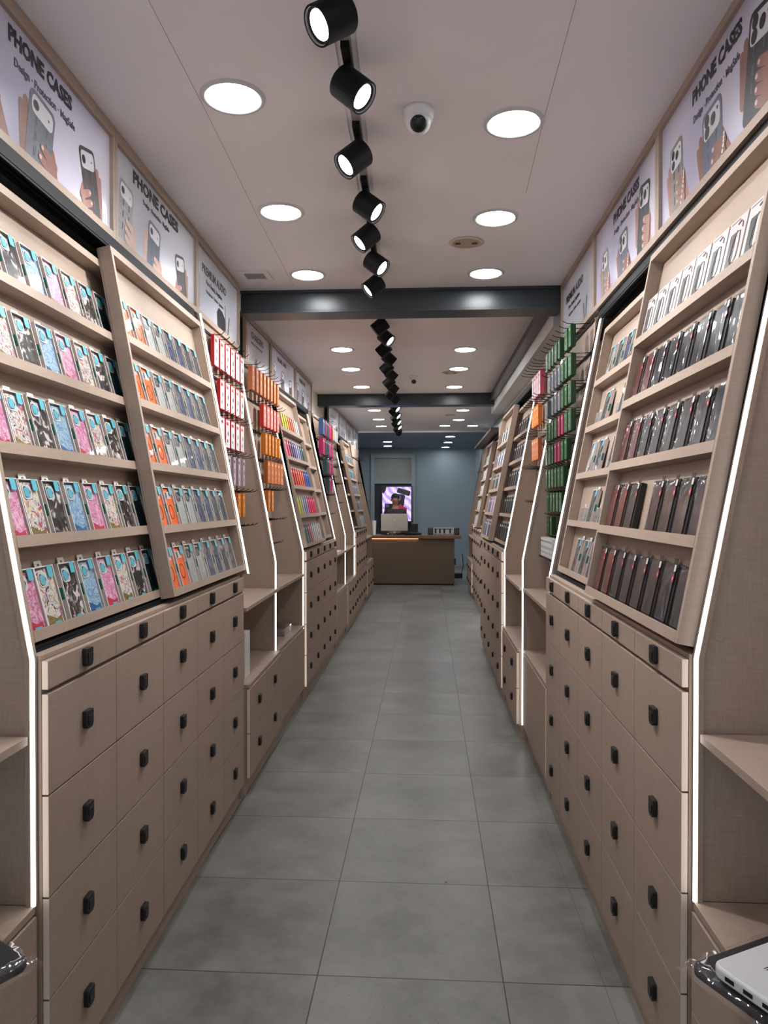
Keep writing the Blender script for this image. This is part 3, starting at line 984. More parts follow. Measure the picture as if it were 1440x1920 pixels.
fill(sl2, tops, 5.742, .1035, SETS, 'colourful left rack', 'slim case packs on the colourful left rack', w=.068)
sl2b, tops = display_board(L2, K2, .045, 6.60, 7.66, 'leaning rear rack with few slim cases, second left bay', depth=.05, zt=2.42)
SB = [[None, None, None, (206, 204, 204), (200, 200, 200), (190, 188, 186)], [None, None, None, (120, 150, 90), (130, 160, 100), (110, 140, 96)],
      [None, None, None, (60, 84, 150), (66, 90, 150), (60, 80, 140)], [None, None, None, (60, 90, 90), (56, 84, 84), (70, 100, 96)], [None, None, None, (220, 100, 60), (226, 110, 70), (204, 200, 200)]]
fill(sl2b, tops, 6.62, .098, SB, 'second left rear rack', 'slim case packs on the second left rear rack', w=.06)
partition(L2, 7.715, K2, 'slanted LED edged panel after the colourful slim cases, left', led_lo=.588)

# bay C
rowsC = [(2.46, 9, .14), (2.25, 9, .13), (2.05, 9, .15), (1.85, 9, .15), (1.64, 8, .13), (1.42, 7, .12)]
_, pos = peg_board(L2, 7.734, 8.70, 'beige hook board with magenta and grey packs, left side', rowsC, K2, n=9)
CC = [C(150, 30, 80), C(40, 60, 60), C(60, 84, 120), C(126, 90, 130), C(176, 40, 90)]
stripk = [simple_pack('strap_pack', .055, .17, .05, m, None, C(200, 200, 200), C(40, 40, 40)) for m in CC]
for r, ids in enumerate(([4, 0, 4, 0, 1, 1, 0, 2, 2], [4, 0, 3, 4, 1, 1, 1, 4, 0], [4, 0, 3, 4, 1, 1], [3, 0, 4, 1])):
    for c, i in enumerate(ids):
        hang(L2, pos, r, c, stripk[i], '%s strap pack, %s of third left board, %s from far end' % (['magenta', 'dark green', 'steel blue', 'mauve', 'raspberry'][i], HR[r], ORD[c]), 'pack', 'strap packs on the third left hook board', h=.17, front=.03)
shelf(L2, 7.734, 8.70, 'beige upper shelf below the magenta packs, left side')
low_cabinet(L2, 7.734, 8.70, 2, 1, 'low beige cabinet with plain doors below the magenta packs', face=.0, knobs=False)
partition(L2, 8.704, K2, 'slanted LED edged panel after the magenta packs, left', zlo=.588, led_lo=.588)
# bay D
rowsD = [(2.46, 8, .12), (2.25, 8, .12), (2.02, 8, .12), (1.80, 6, .12), (1.55, 6, .1)]
_, pos = peg_board(L2, 8.723, 9.80, 'beige hook board, mostly empty with yellow packs on top, left', rowsD, K2, n=8)
YEL = simple_pack('keyring_pack', .07, .14, .03, C(200, 180, 60), C(214, 200, 110), None, C(60, 60, 60))
GR2 = simple_pack('keyring_pack', .07, .14, .03, C(140, 144, 150), C(196, 200, 204), None, C(60, 60, 60))
for c, kk in ((7, YEL), (6, YEL), (5, GR2), (4, GR2), (3, GR2)):
    hang(L2, pos, 0, c, kk, '%s keyring pack on top row of fourth left board, %s from far end' % ('yellow' if kk is YEL else 'silver', ORD[c]), 'pack', 'keyring packs on the fourth left hook board', h=.14, front=.02)
shelf(L2, 8.723, 9.80, 'beige upper shelf in the fourth left hook bay')
low_cabinet(L2, 8.723, 9.80, 3, 2, 'low beige cabinet with six knobs, left, before the farthest racks', face=-.012)
# display 3 left
partition(L2, 9.805, K2, 'slanted LED edged panel before the farthest left racks', led_lo=.096)
drawer_cabinet(L2, 9.826, 11.60, 5, 'beige drawer cabinet farthest down the left side')
rails(L2, 9.825, 11.62, K2, 'farthest left display')
back_lining(L2, 9.83, 11.62, 'dark back panel behind the farthest left racks')
slc, tops = display_board(L2, K2, .045, 9.84, 10.75, 'dark rear rack partly hidden, farthest left bay', depth=.05, zt=2.42)
SD = [[(190, 190, 188), (60, 62, 66), (180, 178, 176), (60, 60, 60)]] * 5
fill(slc, tops, 9.86, .11, SD, 'farthest left rear rack', 'case packs on the farthest left rear rack', w=.075)
sld, tops = display_board(L2, K2, -.012, 10.62, 11.60, 'leaning front rack with yellow and teal packs, farthest left', depth=.05)
SE = [[(196, 198, 196), (130, 150, 160), (150, 170, 180), (190, 190, 190), (120, 140, 150), (180, 184, 186)], [(150, 170, 200), (60, 100, 130), (70, 84, 100), (90, 96, 110), (140, 150, 160), (80, 90, 100)],
      [(200, 200, 214), (90, 110, 140), (100, 100, 150), (110, 120, 140), (120, 130, 150), (90, 100, 120)], [(214, 206, 80), (60, 120, 150), (50, 90, 110), (90, 110, 120), (130, 140, 150), (80, 90, 100)], [(214, 206, 80), (80, 140, 170), (60, 100, 120), (90, 110, 120), (120, 140, 140), (84, 96, 100)]]
fill(sld, tops, 10.66, .15, SE, 'farthest left front rack', 'case packs on the farthest left front rack', w=.11)
partition(L2, 11.635, K2, 'dark slanted panel ending the farthest left racks', led=False)
low_cabinet(L2, 11.66, 13.0, 3, 2, 'low beige cabinet beside the counter, farthest on the left', face=-.012)
shelf(L2, 11.66, 13.0, 'beige upper shelf beside the counter, left side', z=.99)
peg_board(L2, 11.66, 13.0, 'beige hook board beside the counter, left side', [(2.3, 5, .1), (1.9, 5, .1), (1.5, 5, .1)], K2, n=6)
partition(L2, 13.02, K2, 'plain slanted end panel beside the counter, left side', led=False)

# near left open bay
shelf(L1, .75, 1.655, 'beige upper shelf cut by the left edge of the photo', face=.03)
low_cabinet(L1, .75, 1.667, 1, 2, 'low beige cabinet at the bottom left corner', face=.016)
tag(MB().box(L1, .256, .268, .75, 1.666, .589, 2.5).build('back_panel', WOOD), 'beige back panel of the open bay at far left edge', 'panel')
tag(MB().lathe([(.011, 0), (.011, .001), (.009, .0015)], WOOD, Matrix.Translation(L1.P(.058, 1.6667, 1.202)) @ Matrix.Rotation(PI / 2, 4, 'X'), 16).build('screw_cap', WOOD),
    'round beige screw cap on the nearest left panel', 'cap')

# ------------------------------------------------------------------ RIGHT WALL
partition(R1, 1.780, KR, 'slanted upright panel with bright LED edge, nearest on the right', zlo=.588, led_lo=.588)
drawer_cabinet(R1, 1.803, 3.840, 5, 'beige drawer cabinet with black knobs, nearest on the right')
rails(R1, 1.801, 3.84, KR, 'right rack nearest the camera')
back_lining(R1, 1.80, 3.86, 'dark back panel behind the nearest right racks')
slr, tops = display_board(R1, KR, -.018, 1.806, 2.850, 'leaning front rack of bagged dark cases, nearest on the right', depth=.052)
RS = [['navy', 'navy', 'charcoal', 'brown', 'charcoal', 'black', 'red', 'red'], ['navy', 'charcoal', 'brown', 'charcoal', None, 'black', 'red', 'red'],
      ['navy', 'charcoal', 'brown', 'charcoal', 'black', 'black', 'red', 'red'], ['navy', 'navy', 'charcoal', 'charcoal', 'black', 'black', 'red', 'red']]
BN = dict(red='reddish brown', black='black', charcoal='charcoal', navy='navy', brown='dark brown')
for r in range(5):
    for c in range(8):
        s = 1.893 + .1255 * c
        j = random.uniform(-1, 1)
        M = matrix_of(slr, .0400, s, tops[r] + .0008) @ Matrix.Rotation(math.radians(j * .5), 4, 'Y') @ Matrix.Rotation(math.radians(-1.5), 4, 'X')
        if r == 4:
            place(CB[(c * 2) % 3], M, 'white boxed charging cable, top ledge of near right rack, %s from near end' % ORD[c], 'cable box', 'boxed cables on the near right rack')
        else:
            kk = RS[r][c]
            if kk is None: continue
            place(BK[kk], M, '%s bagged case, %s of near right rack, %s from near end' % (BN[kk], ROWN[r], ORD[c]), 'phone case', 'bagged case packs on the near right rack')
slq, tops = display_board(R1, KR, .045, 2.800, 3.800, 'leaning rear rack with a few boxed cases, nearest right bay', depth=.052, zt=2.42)
QS = [['clear', 'slate', 'grey', 'brown'], ['clear', 'slate', None, 'grey'], ['clear', 'slate', None, 'grey', 'brown'], [None, 'slate', None, 'grey', None], ['clear', 'slate', 'slate', 'grey', 'brown']]
QP = [[3.05, 3.20, 3.36, 3.52], [3.03, 3.17, 0, 3.40], [3.06, 3.20, 0, 3.46, 3.62], [0, 3.20, 0, 3.52, 0], [3.02, 3.17, 3.31, 3.46, 3.61]]
for r in range(5):
    for c, kk in enumerate(QS[r]):
        if kk is None: continue
        place(KIND[kk], matrix_of(slq, .0310, QP[r][c], tops[r] + .0008) @ Matrix.Rotation(math.radians(-4.0), 4, 'X'), '%s case pack, %s of right rear rack, %s from near end' % (NAMES[kk], ROWN[r], ORD[c]), 'phone case', 'boxed cases on the near right rear rack')
SML = simple_pack('strap_box', .055, .085, .02, C(200, 198, 196), C(120, 116, 112), None, C(214, 214, 212), C(70, 70, 90))
for r, ss in ((1, (2.945, 3.285, 3.50, 3.60)), (3, (2.98, 3.29, 3.62, 3.69))):
    for q, s in enumerate(ss):
        place(SML, matrix_of(slq, .0445, s, tops[r] + .0008), 'small white strap box, %s of right rear rack, %s from near end' % (ROWN[r], ORD[q]), 'box', 'small strap boxes on the right rear rack')
partition(R1, 3.862, KR, 'slanted LED edged panel after the first right racks', led_lo=.1)

# right hook bay A (green packs)
rowsG = [(2.49, 8, .145), (2.335, 8, .14), (2.19, 8, .14), (2.045, 8, .14), (1.90, 8, .14), (1.755, 8, .13), (1.61, 8, .12), (1.465, 7, .12), (1.330, 7, .11)]
OLIVE = wood_mat('olive shaded laminate', srgb(120, 110, 92), srgb(146, 134, 114))
_, pos = peg_board(R1, 3.882, 4.805, 'hook board crowded with green and grey cable packs, right side', rowsG, KR, n=8)
GS = [[GRN, GRN, GRN2, GRN, GRN2, None, GRN, GRN2], [None, GRY, GRY, GRY, GRY, GRN, GRN2, GRN], [GRY, None, GRY, GRY, GRY, GRN, GRN2, GRN],
      [GRN2, GRN, GRN2, GRN, MAG, MAG, GRN, GRN], [GRN2, GRN, GRN2, MAG, MAG, GRN, GRN2], [GRN2, GRN2, GRN, GRN2, GRN, GRN], [GRN2, GRN, GRN2, GRN, GRN], [GRN, GRN2]]
for r, row in enumerate(GS):
    for c, kk in enumerate(row):
        if kk is None: continue
        nm = 'grey' if kk is GRY else ('magenta' if kk is MAG else 'green')
        dd = min(pos[(r, c)][3] - .06, .07)
        hang(R1, pos, r, c, kk, '%s cable pack, %s of first right board, %s from far end' % (nm, HR[r], ORD[c]), 'cable pack', 'cable packs on the first right hook board', h=.112, front=dd)
for c in range(13):
    M = matrix_of(R1, .16, 4.74 - .032 * c - .016, 1.209)
    place(WBK, M, 'slim white box with black print on lowest right hooks, %s from far end' % ORD[c], 'box', 'slim white boxes on the lowest right hooks')
tag(MB().box(R1, .100, .255, 4.30, 4.76, 1.199, 1.2085).build('hook_tray', BLACKM), 'thin black tray carrying the slim white boxes, right side', 'tray')
shelf(R1, 3.882, 4.803, 'beige upper shelf below the green packs')
low_cabinet(R1, 3.882, 4.803, 2, 1, 'low beige cabinet with plain doors below the green packs', face=.006, knobs=False)
partition(RB, 4.808, KR, 'slanted LED edged panel between the two right hook boards', led_lo=.1)
rowsH = [(2.50, 7, .13), (2.27, 7, .13), (2.03, 7, .15), (1.80, 5, .13), (1.55, 4, .10)]
_, pos = peg_board(RB, 4.828, 5.745, 'hook board with pink and orange packs, right side', rowsH, KR, n=8)
for c in range(4): hang(RB, pos, 0, c, PNK, 'pink and white pack, top hook row of second right board, %s from far end' % ORD[c], 'pack', 'packs on the second right hook board', h=.17)
for c in range(3): hang(RB, pos, 1, c, ORG2, 'orange pack, second hook row of second right board, %s from far end' % ORD[c], 'pack', 'packs on the second right hook board', h=.15, tilt=.12)
for c in range(3): hang(RB, pos, 2, c, ORG, 'orange brown pack, third hook row of second right board, %s from far end' % ORD[c], 'pack', 'packs on the second right hook board', h=.16, tilt=.12)
shelf(RB, 4.828, 5.745, 'beige upper shelf below the pink and orange packs')
low_cabinet(RB, 4.828, 5.745, 2, 2, 'low beige cabinet with four knobs below the orange packs, right', face=-.012)
partition(R2, 5.750, KR, 'slanted LED edged panel before the second right racks', led_lo=.096)
drawer_cabinet(R2, 5.772, 8.04, 5, 'beige drawer cabinet second along the right side')
rails(R2, 5.77, 8.04, KR, 'second right display')
back_lining(R2, 5.78, 8.03, 'dark back panel behind the second right racks')
sle, tops = display_board(R2, KR, .045, 5.80, 7.05, 'leaning rear rack of dark cases, second right bay', depth=.05, zt=2.42)
SF = [[(46, 48, 52), (60, 60, 64), (50, 52, 60), (70, 70, 74), (56, 58, 60), (60, 60, 60), (40, 40, 44)]] * 5
fill(sle, tops, 5.83, .155, SF, 'second right rear rack', 'dark cases on the second right rear rack', w=.11)
slf, tops = display_board(R2, KR, -.012, 6.95, 8.02, 'leaning front rack with red, white and blue packs, right side', depth=.05)
SG = [[(150, 96, 100), (190, 186, 186), (110, 90, 110), (70, 76, 96), (190, 186, 190), (80, 88, 110), (120, 130, 150), (86, 90, 96)],
      [(206, 60, 80), (200, 56, 76), (190, 190, 190), (130, 120, 160), (200, 190, 196), (120, 110, 130), (90, 96, 110), (150, 150, 154)],
      [(206, 80, 100), (212, 100, 120), (196, 194, 196), (70, 76, 84), (90, 100, 96), (150, 150, 150), (60, 66, 70), (100, 104, 104)],
      [(196, 200, 214), (90, 100, 150), (200, 204, 214), (70, 84, 130), (206, 206, 214), (60, 70, 110), (200, 204, 210), (90, 100, 140)],
      [(214, 214, 214), (60, 62, 66), (206, 206, 206), (50, 52, 56), (206, 206, 206), (56, 58, 60), (210, 210, 210), (70, 72, 74)]]
fill(slf, tops, 6.985, .125, SG, 'second right front rack', 'packs on the second right front rack', w=.095)
partition(R2, 8.045, KR, 'plain slanted end panel after the second right racks', led=False, dback=.55)
tag(MB().box(WORLD, .86, 1.165, 8.08, 9.0, 0, 2.50).build('end_panel', WOOD), 'tall beige filler panel behind the second right racks', 'panel')
# display 3 right (set back)
drawer_cabinet(R3, 9.9, 11.95, 5, 'beige drawer cabinet farthest down the right side')
slg, tops = display_board(R3, KR, .045, 9.92, 10.95, 'dark rear rack, farthest right bay', depth=.05)
rails(R3, 9.9, 11.95, KR, 'farthest right display')
back_lining(R3, 9.9, 11.95, 'dark back panel behind the farthest right racks')
slh, tops = display_board(R3, KR, -.012, 10.90, 11.92, 'leaning front rack of pale packs, farthest right', depth=.05)
SH = [[(206, 200, 206), (180, 186, 200), (210, 206, 210), (190, 190, 196), (206, 206, 206), (180, 180, 190)]] * 4 + [[(150, 160, 150), (190, 196, 190), (140, 150, 146), (200, 204, 200), (160, 166, 160), (150, 150, 150)]]
fill(slh, tops, 10.93, .16, SH, 'farthest right front rack', 'pale packs on the farthest right front rack', w=.12)
partition(R3, 11.96, KR, 'slanted LED edged panel after the farthest right racks', led_lo=.096)
low_cabinet(R3, 11.985, 13.4, 3, 2, 'low beige cabinet farthest on the right, beside the back wall', face=-.012)
shelf(R3, 11.985, 13.4, 'beige upper shelf farthest on the right')
peg_board(R3, 11.985, 13.4, 'beige hook board farthest on the right', [(2.1, 4, .1), (1.7, 4, .1)], KR, n=6)
partition(R3, 13.41, KR, 'dark slanted end panel farthest on the right', led=False)
tag(MB().box(R3, .12, .33, 9.9, 13.42, 2.525, 2.56).build('top_board', mat('dark brown board', srgb(70, 58, 52), .5)), 'dark top board over the farthest right racks', 'board')

# near right open bay
shelf(R1, .85, 1.768, 'beige upper shelf cut by the right edge of the photo', face=.03)
low_cabinet(R1, .85, 1.780, 1, 2, 'low beige cabinet at the bottom right corner', face=.016)
tag(MB().box(R1, .256, .268, .85, 1.779, .589, 2.5).build('back_panel', WOOD), 'beige back panel of the open bay at far right edge', 'panel')
tag(MB().lathe([(.011, 0), (.011, .001), (.009, .0015)], WOOD, Matrix.Translation(R1.P(.078, 1.7797, 1.217)) @ Matrix.Rotation(PI / 2, 4, 'X'), 16).build('screw_cap', WOOD),
    'round beige screw cap on the nearest right panel', 'cap')

# ------------------------------------------------------------------ top boards and posters
INK = mat('black poster ink', srgb(22, 20, 26), .5)
INK2 = mat('grey poster ink', srgb(60, 56, 66), .5)
SKIN = [mat('printed skin brown', srgb(136, 88, 72), .5, noise=.25, nscale=12), mat('printed skin pale', srgb(196, 160, 146), .5, noise=.25, nscale=12), mat('printed skin rose', srgb(164, 118, 106), .5, noise=.25, nscale=12)]
NAIL = mat('printed nail', srgb(206, 170, 164), .4)


def poster_bg(name, c1, c2):
    if name in MATS: return MATS[name]
    m = bpy.data.materials.new(name); m.use_nodes = True; nt = m.node_tree; p = nt.nodes['Principled BSDF']
    tc = nt.nodes.new('ShaderNodeTexCoord'); n = nt.nodes.new('ShaderNodeTexNoise'); n.inputs['Scale'].default_value = 1.6; n.inputs['Detail'].default_value = 1
    nt.links.new(tc.outputs['Object'], n.inputs['Vector'])
    r = nt.nodes.new('ShaderNodeValToRGB'); r.color_ramp.elements[0].color = c1; r.color_ramp.elements[1].color = c2
    r.color_ramp.elements[0].position = .35; r.color_ramp.elements[1].position = .65
    nt.links.new(n.outputs['Fac'], r.inputs[0]); nt.links.new(r.outputs[0], p.inputs['Base Color'])
    p.inputs['Roughness'].default_value = .22
    MATS[name] = m
    return m


BGL = poster_bg('lilac poster paper', srgb(176, 172, 200), srgb(212, 208, 222))
BGW = poster_bg('white poster paper', srgb(180, 182, 192), srgb(206, 207, 216))


def capsule(p0, p1, r0, r1, n=6):
    d = Vector((p1[0] - p0[0], p1[1] - p0[1])); a = math.atan2(d.y, d.x)
    pts = []
    for q in range(n + 1):
        t = a - PI / 2 + PI * q / n; pts.append((p1[0] + r1 * math.cos(t), p1[1] + r1 * math.sin(t)))
    for q in range(n + 1):
        t = a + PI / 2 + PI * q / n; pts.append((p0[0] + r0 * math.cos(t), p0[1] + r0 * math.sin(t)))
    return pts


def hand_phone(parent, cx, zt, w, L, tilt, body, skin, three=False, pearl=False, zmin=0.0, flip=1):
    """printed picture on the poster: phone case held by a hand; local xz coordinates, zt = top of phone"""
    ca, sa = math.cos(tilt), math.sin(tilt)
    w *= 1.22; L *= 1.08

    def T(pts): return [(cx + x * ca + z * sa, max(zmin, zt - x * sa * 1 + z * ca)) for x, z in pts]

    def clip(pts): # keep inside poster bottom
        return T(pts)

    def put(mb, pts, m, y, ):
        q = clip(pts)
        zs = [z for _, z in q]
        if max(zs) - min(zs) < .004: return
        # drop duplicates produced by clipping
        out = []
        for a in q:
            if not out or (abs(a[0] - out[-1][0]) + abs(a[1] - out[-1][1])) > 1e-5: out.append(a)
        if len(out) > 2: mb.flat(out, m, y=y)
    mb = MB() # arm and palm behind the phone
    f = flip
    put(mb, capsule((f * w * .25, -L * .55), (f * w * .60, -L * 1.25), w * .42, w * .34), skin, -.0006)
    put(mb, capsule((-f * w * .35, -L * .62), (f * w * .2, -L * 1.3), w * .30, w * .34), skin, -.0007)
    put(mb, capsule((-f * w * .62, -L * .22), (-f * w * .52, -L * .66), w * .10, w * .16), skin, -.0008)
    put(mb, capsule((-f * w * .78, -L * .30), (-f * w * .55, -L * .75), w * .08, w * .15), skin, -.0009)
    me = mb.mesh('printed_hand'); local_obj('printed_hand', me, parent)
    mb = MB()
    put(mb, rrect(0, -L / 2, w, L, w * .16), body, -.0014)
    me = mb.mesh('printed_phone'); ph = local_obj('printed_phone', me, parent)
    mb = MB()
    hh = L * (.20 if not three else .26)
    put(mb, rrect(0, -hh * .62 - .006, w * .84, hh, w * .13), mat('printed camera plate', srgb(206, 204, 210), .4), -.0018)
    if three:
        for dx, dz in ((-.24, .28), (-.24, -.2), (.08, .04)): put(mb, rrect(w * dx, -hh * .62 + hh * dz - .006, w * .26, w * .26, w * .125), INK, -.0022)
        put(mb, rrect(w * .30, -hh * .62 - .006 + hh * .25, w * .08, w * .08, w * .038), INK, -.0022)
    else:
        put(mb, rrect(-w * .26, -hh * .62 - .006, w * .22, hh * .5, w * .1), INK, -.0022)
        put(mb, rrect(w * .24, -hh * .62 - .006, w * .06, w * .06, w * .028), INK2, -.0022)
    # pattern strokes on the case
    pm = mat('printed pattern', srgb(70, 72, 84), .5)
    for q in range(3):
        for e in range(2): put(mb, rrect(w * (-.2 + .4 * e), -hh - .03 - q * L * .16, w * .08, L * .10, w * .03), pm, -.0021)
    local_obj('printed_camera', mb.mesh('printed_camera'), parent)
    mb = MB() # fingers in front
    for q in range(4):
        z = -L * (.52 + .115 * q)
        put(mb, capsule((f * w * (.58 - .02 * q), z - L * .03), (f * w * (.02 + .05 * abs(q - 1.3)), z + L * .015), w * .125, w * .095), skin, -.0026 - q * .0001)
        put(mb, rrect(f * w * (.0 + .05 * abs(q - 1.3)), z + L * .017, w * .10, w * .09, w * .04), NAIL, -.0032)
    local_obj('printed_fingers', mb.mesh('printed_fingers'), parent)
    if pearl:
        mb = MB(); pm = mat('printed pearls', srgb(226, 216, 210), .4)
        for q in range(22):
            a = PI * 1.02 * q / 21
            x = w * .62 * math.cos(PI + a); z = -L * .80 + L * .20 * -math.sin(a)
            put(mb, rrect(x, z + (L * .3 * max(0, math.cos(PI + a))), w * .09, w * .09, w * .042, 2), pm, -.0036)
        local_obj('printed_pearls', mb.mesh('printed_pearls'), parent)


def poster(fr, d, s0, s1, z0, z1, label, bg, content, name='wall_poster', ztrim=.03, frame=.022, lowtrim=.028):
    """framed poster; content(parent, W, H) adds prints in local coordinates x 0..W from viewer's left, z 0..H"""
    xl, yl, zl = fr.axes()
    sl_, sr_ = (s0, s1) if fr.side < 0 else (s1, s0)
    M = Matrix((xl, yl, zl)).transposed().to_4x4(); M.translation = fr.P(d, sl_, z0)
    t = bpy.data.objects.new(name, None); COL.objects.link(t); t.matrix_world = M; t.empty_display_size = .05
    tag(t, label, 'poster')
    W_ = s1 - s0; H_ = z1 - z0
    f = frame
    mb = MB(); mb.box(WORLD, f, W_ - f, -.0002, .010, 0, H_, bg); local_obj('print', mb.mesh('print'), t)
    mb = MB()
    mb.box(WORLD, 0, f, -.014, .010, 0, H_, WOOD); mb.box(WORLD, W_ - f, W_, -.014, .010, 0, H_, WOOD)
    mb.box(WORLD, 0, W_, -.014, .010, H_, H_ + ztrim, WOOD); mb.box(WORLD, 0, W_, -.014, .010, -lowtrim, 0, WOOD)
    local_obj('frame', mb.mesh('frame'), t)
    content(t, W_, H_)
    return t


def put_text(parent, body, x, z, size, width, m=INK, weight=0.0008, y=-.0012):
    me = text_mesh(body, size, m, width, weight)
    local_obj('lettering', me, parent, Matrix.Translation((x, y, z)))


GREYC = mat('printed grey case', srgb(96, 98, 112), .5, noise=.3, nscale=70)
BROWNC = mat('printed brown case', srgb(66, 50, 52), .5, noise=.3, nscale=70)
SILVC = mat('printed silver case', srgb(150, 148, 150), .5, noise=.35, nscale=90)
BLACKC = mat('printed black case', srgb(34, 34, 38), .5)
BLUEG = mat('printed blue grey case', srgb(86, 94, 118), .5, noise=.3, nscale=80)
TAUPE = mat('printed taupe case', srgb(140, 128, 122), .5, noise=.3, nscale=80)


def c_l1(t, W_, H_):
    X = lambda s: s - 1.705
    put_text(t, 'PHONE CASES', X(2.01), .285, .062, .385, weight=.0030)
    put_text(t, 'Design · Protection · MagSafe', X(2.04), .228, .034, .375, INK2)
    hand_phone(t, X(1.86), .24, .10, .26, math.radians(-8), BROWNC, SKIN[0])
    hand_phone(t, X(2.205), .215, .125, .27, math.radians(8), GREYC, SKIN[0])
    hand_phone(t, X(2.50), .215, .10, .27, math.radians(-13), BROWNC, SKIN[2], flip=-1)


def c_l2(t, W_, H_):
    X = lambda s: s - 2.735
    put_text(t, 'PHONE CASES', X(2.94), .285, .068, .57, weight=.0030)
    put_text(t, 'Design · Protection · MagSafe', X(3.05), .240, .028, .33, INK2)
    hand_phone(t, X(2.875), .245, .115, .27, math.radians(6), SILVC, SKIN[1])
    hand_phone(t, X(3.19), .20, .12, .27, math.radians(6), BLUEG, SKIN[1])
    hand_phone(t, X(3.53), .185, .115, .28, math.radians(-10), BROWNC, SKIN[2], flip=-1)


def audio(t, W_, H_, bud=True):
    put_text(t, 'PREMIUM AUDIO', .125, .235, .064, .50, weight=.0018)
    put_text(t, 'Pure Sound, Anytime', .20, .185, .036, .33, INK)
    put_text(t, 'Headphones · Earbuds · Speakers', .20, .140, .026, .36, INK2)
    mb = MB()
    if bud:
        mb.flat(rrect(.050, .115, .045, .20, .022), INK, y=-.0012)
        mb.flat([(.43, .02), (.42, .09), (.46, .125), (.54, .12), (.60, .09), (.61, .03), (.58, .005), (.47, .0)], INK, y=-.0012)
        mb.flat(capsule((.60, .17), (.625, .02), .006, .006), INK, y=-.0014)
        mb.flat(capsule((.70, .12), (.665, .0), .008, .008), INK, y=-.0014)
    else:
        mb.flat(capsule((.64, .10), (.66, .01), .010, .006), INK2, y=-.0012)
        mb.flat(capsule((.72, .12), (.70, .02), .010, .006), INK2, y=-.0012)
    local_obj('printed_earphones', mb.mesh('printed_earphones'), t)


poster(L1, .270, 1.705, 2.720, 2.552, 2.905, 'lilac poster of two hands holding phone cases, nearest on the left', BGL, c_l1, ztrim=.042)
poster(L1, .270, 2.722, 3.775, 2.552, 2.905, 'white poster of three hands holding phone cases, left side', BGW, c_l2, ztrim=.042)
poster(L1, .270, 3.777, 4.700, 2.552, 2.905, 'white premium audio poster with black earphone, left side', BGW, lambda t, a, b: audio(t, a, b), ztrim=.042)
poster(L1, .270, .70, 1.703, 2.552, 2.905, 'poster above the open bay at far left, almost outside the photo', BGL, lambda t, a, b: None, ztrim=.042)
tag(MB().box(L1, .250, .420, .75, 4.70, 2.5245, 2.5515 - .028).build('header_board', WOOD), 'long header board under the left posters nearest the camera', 'board') if False else None


def c_r1(t, W_, H_):
    X = lambda s: 2.835 - s
    put_text(t, 'PHONE CASES', X(2.50), .292, .062, .385, weight=.0030)
    put_text(t, 'Design · Protection · MagSafe', X(2.49), .228, .034, .36, INK2)
    hand_phone(t, X(2.66), .25, .10, .27, math.radians(-4), TAUPE, SKIN[2], True, True, flip=1)
    hand_phone(t, X(2.335), .208, .125, .27, math.radians(-3), BLUEG, SKIN[0], True, True)
    hand_phone(t, X(1.99), .29, .12, .27, math.radians(10), BLACKC, SKIN[0], True)


def c_r2(t, W_, H_):
    X = lambda s: 3.905 - s
    put_text(t, 'PHONE CASES', X(3.53), .292, .062, .42, weight=.0030)
    put_text(t, 'Design · Protection · MagSafe', X(3.52), .238, .032, .40, INK2)
    hand_phone(t, X(3.70), .225, .10, .25, math.radians(-4), TAUPE, SKIN[2], True, True)
    hand_phone(t, X(3.36), .200, .115, .26, math.radians(-3), BLUEG, SKIN[0], True, True)
    hand_phone(t, X(3.03), .275, .12, .27, math.radians(8), BLACKC, SKIN[2], True)


poster(R1, .262, 1.775, 2.833, 2.552, 2.92, 'lilac phone case poster with pearl strap, nearest on the right', BGL, c_r1)
poster(R1, .262, 2.835, 3.905, 2.552, 2.92, 'lilac phone case poster with pearl strap, second on the right', BGL, c_r2)
poster(R1, .262, 3.907, 4.835, 2.552, 2.92, 'white premium audio poster on the right beside the beam', BGW, lambda t, a, b: audio(t, a, b, False))
poster(R1, .262, .80, 1.773, 2.552, 2.92, 'poster above the open bay at far right, almost outside the photo', BGL, lambda t, a, b: None)

LP = Frame(-1, 1.36)


def print_bars(t, x, z, h, widths, m):
    """a line of print too small to read in the photograph: one dash per word"""
    mb = MB()
    for w in widths:
        mb.flat([(x, z), (x + w, z), (x + w, z + h), (x, z + h)], m, y=-.0012); x += w + h * .5
    local_obj('printed_line', mb.mesh('printed_line'), t)


def c_ch(t, W_, H_):
    put_text(t, 'CHARGERS', .22, .275, .070, .42, weight=.0018)
    print_bars(t, .20, .228, .016, (.09, .06, .10, .13), INK2)
    mb = MB(); mb.flat(rrect(.08, .16, .035, .30, .008, 2), mat('printed red cable', srgb(176, 66, 66), .5), y=-.0012)
    mb.flat(rrect(.38, .06, .10, .11, .02), INK2, y=-.0012); mb.flat(rrect(.38, .125, .05, .02, .004, 2), INK2, y=-.0014)
    local_obj('printed_charger', mb.mesh('printed_charger'), t)


def c_sm(n):
    def f(t, W_, H_):
        put_text(t, 'PHONE CASES', W_ * .26, .29, .05, W_ * .36, weight=.0030)
        for q in range(3):
            hand_phone(t, W_ * (.17 + .31 * q), .25 - .02 * q, .10, .26, math.radians((6, 2, -8)[q]), (SILVC, BLUEG, BROWNC)[(q + n) % 3], SKIN[(q + 1) % 3], flip=(1, 1, -1)[q])
    return f


def c_dev(n):
    def f(t, W_, H_):
        print_bars(t, W_ * .2, .265, .040, (W_ * .42,), mat('faded poster ink', srgb(92, 92, 110), .5))
        print_bars(t, W_ * .26, .225, .014, (W_ * .14, W_ * .12), INK2)
        mb = MB(); mb.flat(rrect(W_ * .78, .10, W_ * .12, .17, .02), INK2, y=-.0012)
        local_obj('printed_device', mb.mesh('printed_device'), t)
    return f


